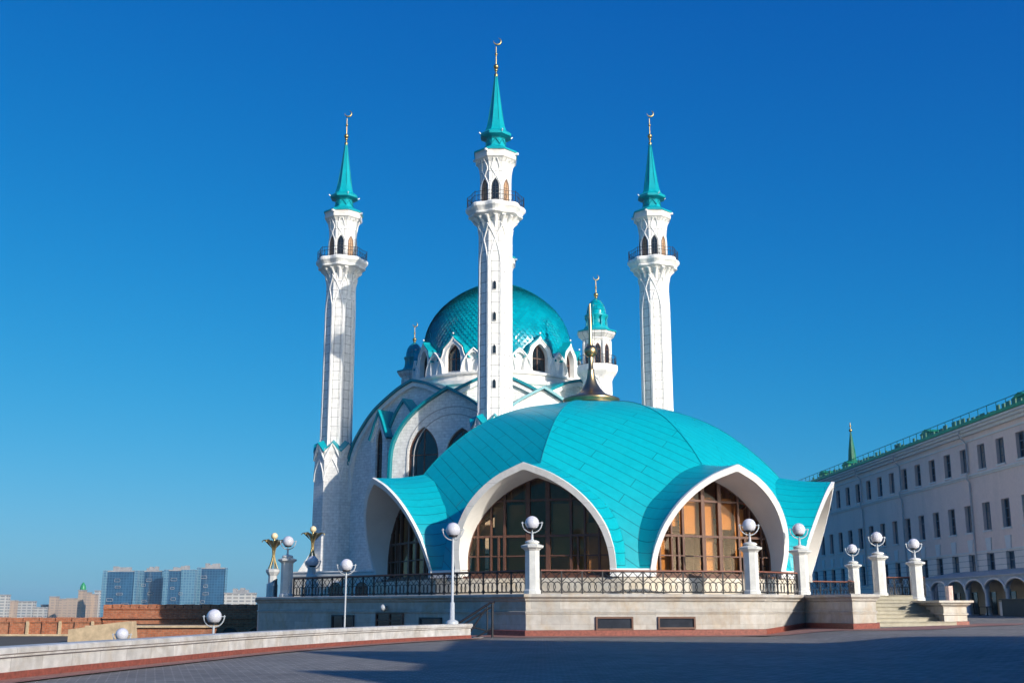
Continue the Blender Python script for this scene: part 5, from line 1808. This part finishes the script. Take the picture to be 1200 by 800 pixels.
# pale stone slope
mb = MB()
YS = 112.0
c = [(xat(80, 738, YS), zat(737, YS)), (xat(108, 733, YS), zat(733.5, YS)), (xat(110, 733, YS), zat(732, YS)), (xat(150, 727, YS), zat(727.5, YS)), (xat(152, 750, YS), -1.8), (xat(79, 752, YS), -1.8)]
fr_ = [Vector((x, YS, z)) for x, z in c]; bk2 = [Vector((x, YS + 2.5, z)) for x, z in c]
mb.face(list(reversed(fr_))); mb.face(bk2)
for i in range(6):
    j = (i + 1) % 6; mb.face([fr_[i], fr_[j], bk2[j], bk2[i]])
tag(mb.build('stone_ramp', 'rough_limestone'), 'pale rough limestone ramp wall rising to the right before the brick walls', 'stone wall')
# rubble strip
mb = MB(); mb.prism([(-60, 84), (-30, 78), (-28, 84), (-60, 96)], -1.6, -0.95)
tag(mb.build('dirt_bank', 'dry_ground'), kind='structure')

# ------------------------------------------------------------------ far city
def far_block(name, lab, cat, xa, xb, ytop, Y, mat, depth=40, zb=-32, group=None, roof=0, dx=0, side=None):
    x0, x1 = xat(xa, ytop, Y), xat(xb, ytop, Y); zt = zat(ytop, Y)
    r_ = thing(name, lab, cat, ((x0 + x1) / 2, Y, zb), group)
    mb = MB(); mb.box(x0, x1, Y, Y + depth, zb, zt); b = mb.build('wall', mat, r_)
    mb = MB(); mb.box(x0 - .5, x1 + .5, Y - .5, Y + depth, zt, zt + 1.5)
    rnd = random.Random(int(xa * 7))
    for k in range(roof):
        a = x0 + (x1 - x0) * (0.25 + 0.5 * k / max(1, roof)); mb.box(a, a + (x1 - x0) * .12, Y + 3, Y + 11, zt + 1.5, zt + 1.5 + rnd.uniform(2.5, 5.5))
    mb.build('rooftop', 'concrete_pale', r_)
    return r_, x0, x1, zt
YT = 1400.0
tw = [(121.5, 161, 669.5, 158, 'leftmost of the four blue glass tower blocks, the widest'),
      (164.5, 189.5, 669.5, 186, 'second blue glass tower block from the left, the narrowest'),
      (193, 228.5, 668.5, 213, 'third blue glass tower block from the left, half pale blue'),
      (231.5, 264, 666.0, 259, 'rightmost and tallest of the four blue glass tower blocks')]
for i, (xa, xb, yt, split, lab) in enumerate(tw):
    r_, x0, x1, zt = far_block('tower_block', lab, 'tower block', xa, xb, yt, YT + (0 if i % 2 == 0 else 26), 'tower_glass', 9, group='blue glass tower blocks on the horizon', roof=4)
    xs = xat(split, yt, YT); Yq = YT + (0 if i % 2 == 0 else 26)
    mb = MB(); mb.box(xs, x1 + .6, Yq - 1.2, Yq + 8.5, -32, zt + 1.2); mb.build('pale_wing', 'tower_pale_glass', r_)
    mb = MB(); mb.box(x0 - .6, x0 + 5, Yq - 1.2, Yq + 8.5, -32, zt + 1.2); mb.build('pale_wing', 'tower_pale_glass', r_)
    rnd = random.Random(11 + i)
    zz = zt - 10
    while zz > -12:      # pale outlined balconies scattered over the front
        xc = x0 + (x1 - x0) * rnd.uniform(.2, .72); w_, h_ = rnd.uniform(1.5, 4.0), rnd.uniform(1.0, 1.8)
        mb = MB(); yq = Yq - 1.6
        mb.tube([(xc - w_, yq, zz - h_), (xc + w_, yq, zz - h_), (xc + w_ * 1.1, yq, zz), (xc + w_, yq, zz + h_), (xc - w_, yq, zz + h_), (xc - w_ * 1.1, yq, zz), (xc - w_, yq, zz - h_)], .28, 4)
        mb.build('balcony', 'concrete_pale', r_)
        zz -= rnd.uniform(5, 11)
far_block('apartment_block', 'white and tan slab block right of the blue glass towers', 'apartment block', 263, 298, 695.5, 1300, 'flat_block_white', 12, roof=4)
lows = [(0, 8, 697.5, 'white'), (8, 17, 704, 'tan'), (20, 39, 705, 'white'), (40, 52, 712, 'white'), (58, 66, 699.5, 'tan'), (64.5, 80, 702, 'tan'), (78, 91, 701.5, 'tan'), (97.5, 104, 694.5, 'tan'),
        (103, 112, 696.5, 'tan'), (111, 119, 692.5, 'white'), (48, 59, 709, 'tan')]
names = ['white block at the far left edge of the skyline', 'tan block second from the left edge of the skyline', 'wide low white block near the left end of the skyline', 'very low pale block left of the tan row on the skyline',
         'tan block starting the row left of the green domed tower', 'middle tan block of the row left of the green domed tower', 'last tan block of the row beside the green domed tower', 'tan tower touching the green domed tower on its right',
         'tan block between two towers right of the green dome', 'white tower block just left of the brick wall top', 'faint low tan block far off on the skyline']
for (xa, xb, yt, m_), lab in zip(lows, names):
    far_block('apartment_block', lab, 'apartment block', xa, xb, yt, 1500 + (xa * 37 % 7) * 24, 'flat_block_' + m_, 12, roof=0, group='distant apartment blocks on the skyline')
r_, x0, x1, zt = far_block('domed_tower', 'slim apartment tower with a small green dome on the skyline', 'tower', 92, 98, 692, 1480, 'flat_block_tan', 12)
mb = MB(); xm = (x0 + x1) / 2
mb.lathe([(3.6, zt + 1.5), (3.6, zt + 4), (3.0, zt + 7), (1.4, zt + 9.5), (.1, zt + 11)], 16, (xm, 1486, 0)); mb.build('dome', 'green_roof', r_)
# low band of roofs and trees along the river
mb = MB(); rnd = random.Random(5)
for k in range(140):
    x = rnd.uniform(-1100, -380); y = rnd.uniform(1250, 2300); h = rnd.uniform(5, 14)
    sphere(mb, (x, y, -30 + h * .3), h, 7, 5, zs=.8)
tag(mb.build('far_woods', 'far_land'), kind='stuff')

# ------------------------------------------------------------------ building whose shadow lies on the plaza
HB = 14.0
sh = thing('side_building', 'tall pale building beside the plaza out of view at the right, shading the pavement', 'building', (32, 5, 0))
mb = MB()
pr = [(21.3, -30), (44, -30), (44, 20.9), (43.3, 21.4), (21.0, 28.7), (21.3, 10)]
mb.prism(pr, -1, HB); mb.build('wall', 'cream_plaster', sh)
mb = MB()
mb.prism([(20.9, -30.3), (44.4, -30.3), (44.4, 21.2), (43.6, 21.9), (20.7, 29.1), (20.9, 10)], HB, HB + .3)
mb.build('cornice', 'pale_trim', sh)
for yc, hh, ww in ((10.0, 17.6, 3.6), (0.6, 16.2, 2.4)):
    mb = MB()
    a, b, c_ = (21.2, yc - ww, HB), (21.2, yc + ww, HB), (21.2, yc, hh); a2, b2, c2 = (27, yc - ww, HB), (27, yc + ww, HB), (27, yc, hh)
    mb.face([a, c_, b]); mb.face([a2, b2, c2]); mb.face([a, a2, c2, c_]); mb.face([b, c_, c2, b2]); mb.build('gable', 'cream_plaster', sh)

# ------------------------------------------------------------------ camera, light, air
cam_d = bpy.data.cameras.new('camera'); cam = bpy.data.objects.new('camera', cam_d); COL.objects.link(cam)
cam.location = (0, 0, EYE); cam.rotation_euler = (PI / 2 + PITCH, 0, 0)
cam_d.sensor_fit = 'HORIZONTAL'; cam_d.sensor_width = 36; cam_d.lens = FPX / 1200 * 36
cam_d.clip_start = 0.1; cam_d.clip_end = 20000
scene.camera = cam

SUN_AZ, SUN_EL = R(42.6), R(22.3)      # azimuth to the right of straight behind the camera
to_sun = Vector((sin(SUN_AZ) * cos(SUN_EL), -cos(SUN_AZ) * cos(SUN_EL), sin(SUN_EL)))
sd = bpy.data.lights.new('sun', 'SUN'); sun = bpy.data.objects.new('sun', sd); COL.objects.link(sun)
sun.rotation_euler = to_sun.to_track_quat('Z', 'Y').to_euler()
sd.energy = 4.7; sd.angle = R(0.53); sd.color = (1.0, 0.93, 0.83)
w = bpy.data.worlds.new('World'); scene.world = w; w.use_nodes = True
nt = w.node_tree; bg = nt.nodes['Background']
sky = nt.nodes.new('ShaderNodeTexSky'); sky.sky_type = 'NISHITA'; sky.sun_disc = False
sky.sun_elevation = SUN_EL
sky.sun_rotation = math.atan2(to_sun.x, to_sun.y)
sky.air_density = SKY_AIR; sky.dust_density = SKY_DUST; sky.ozone_density = SKY_OZONE
# a steady grade of each colour channel, plus fill added to the sky sunwards
sp_ = nt.nodes.new('ShaderNodeSeparateColor'); cb_ = nt.nodes.new('ShaderNodeCombineColor')
nt.links.new(sky.outputs['Color'], sp_.inputs[0])
def mnode(op, a, b=None):
    n_ = nt.nodes.new('ShaderNodeMath'); n_.operation = op
    for i_, v_ in enumerate((a, b)):
        if v_ is None: continue
        if isinstance(v_, (int, float)): n_.inputs[i_].default_value = v_
        else: nt.links.new(v_, n_.inputs[i_])
    return n_.outputs[0]
for ch, (gam, gain, roll, sky_fill) in enumerate(SKY_GRADE):
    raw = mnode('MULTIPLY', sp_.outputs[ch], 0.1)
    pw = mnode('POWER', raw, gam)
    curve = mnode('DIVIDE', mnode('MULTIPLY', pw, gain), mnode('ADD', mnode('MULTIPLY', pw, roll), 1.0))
    extra = mnode('MULTIPLY', mnode('MAXIMUM', mnode('SUBTRACT', mnode('MULTIPLY', sp_.outputs[0], 0.1), SKY_FILL_FROM), 0.0), sky_fill)
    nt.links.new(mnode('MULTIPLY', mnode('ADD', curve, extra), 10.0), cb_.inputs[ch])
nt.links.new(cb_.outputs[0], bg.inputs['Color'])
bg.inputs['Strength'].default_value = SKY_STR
vs = scene.view_settings
vs.view_transform = 'Standard'; vs.look = 'None'; vs.exposure = EXPO; vs.gamma = 1.0; vs.use_curve_mapping = False
if HAZE > 0:
    mb = MB(); mb.box(-6050, 6050, -3050, 6050, -31, 90)
    m = bpy.data.materials.new('air'); m.use_nodes = True; N = m.node_tree.nodes
    for n_ in list(N): N.remove(n_)
    out = N.new('ShaderNodeOutputMaterial'); pv = N.new('ShaderNodeVolumePrincipled')
    pv.inputs['Color'].default_value = (0.45, 0.70, 0.95, 1); pv.inputs['Density'].default_value = HAZE; pv.inputs['Anisotropy'].default_value = 0.0
    m.node_tree.links.new(pv.outputs[0], out.inputs['Volume']); MATS['air'] = m
    tag(mb.build('haze', 'air'), kind='stuff')
scene.cycles.volume_bounces = 0
scene.cycles.max_bounces = 6; scene.cycles.transparent_max_bounces = 8
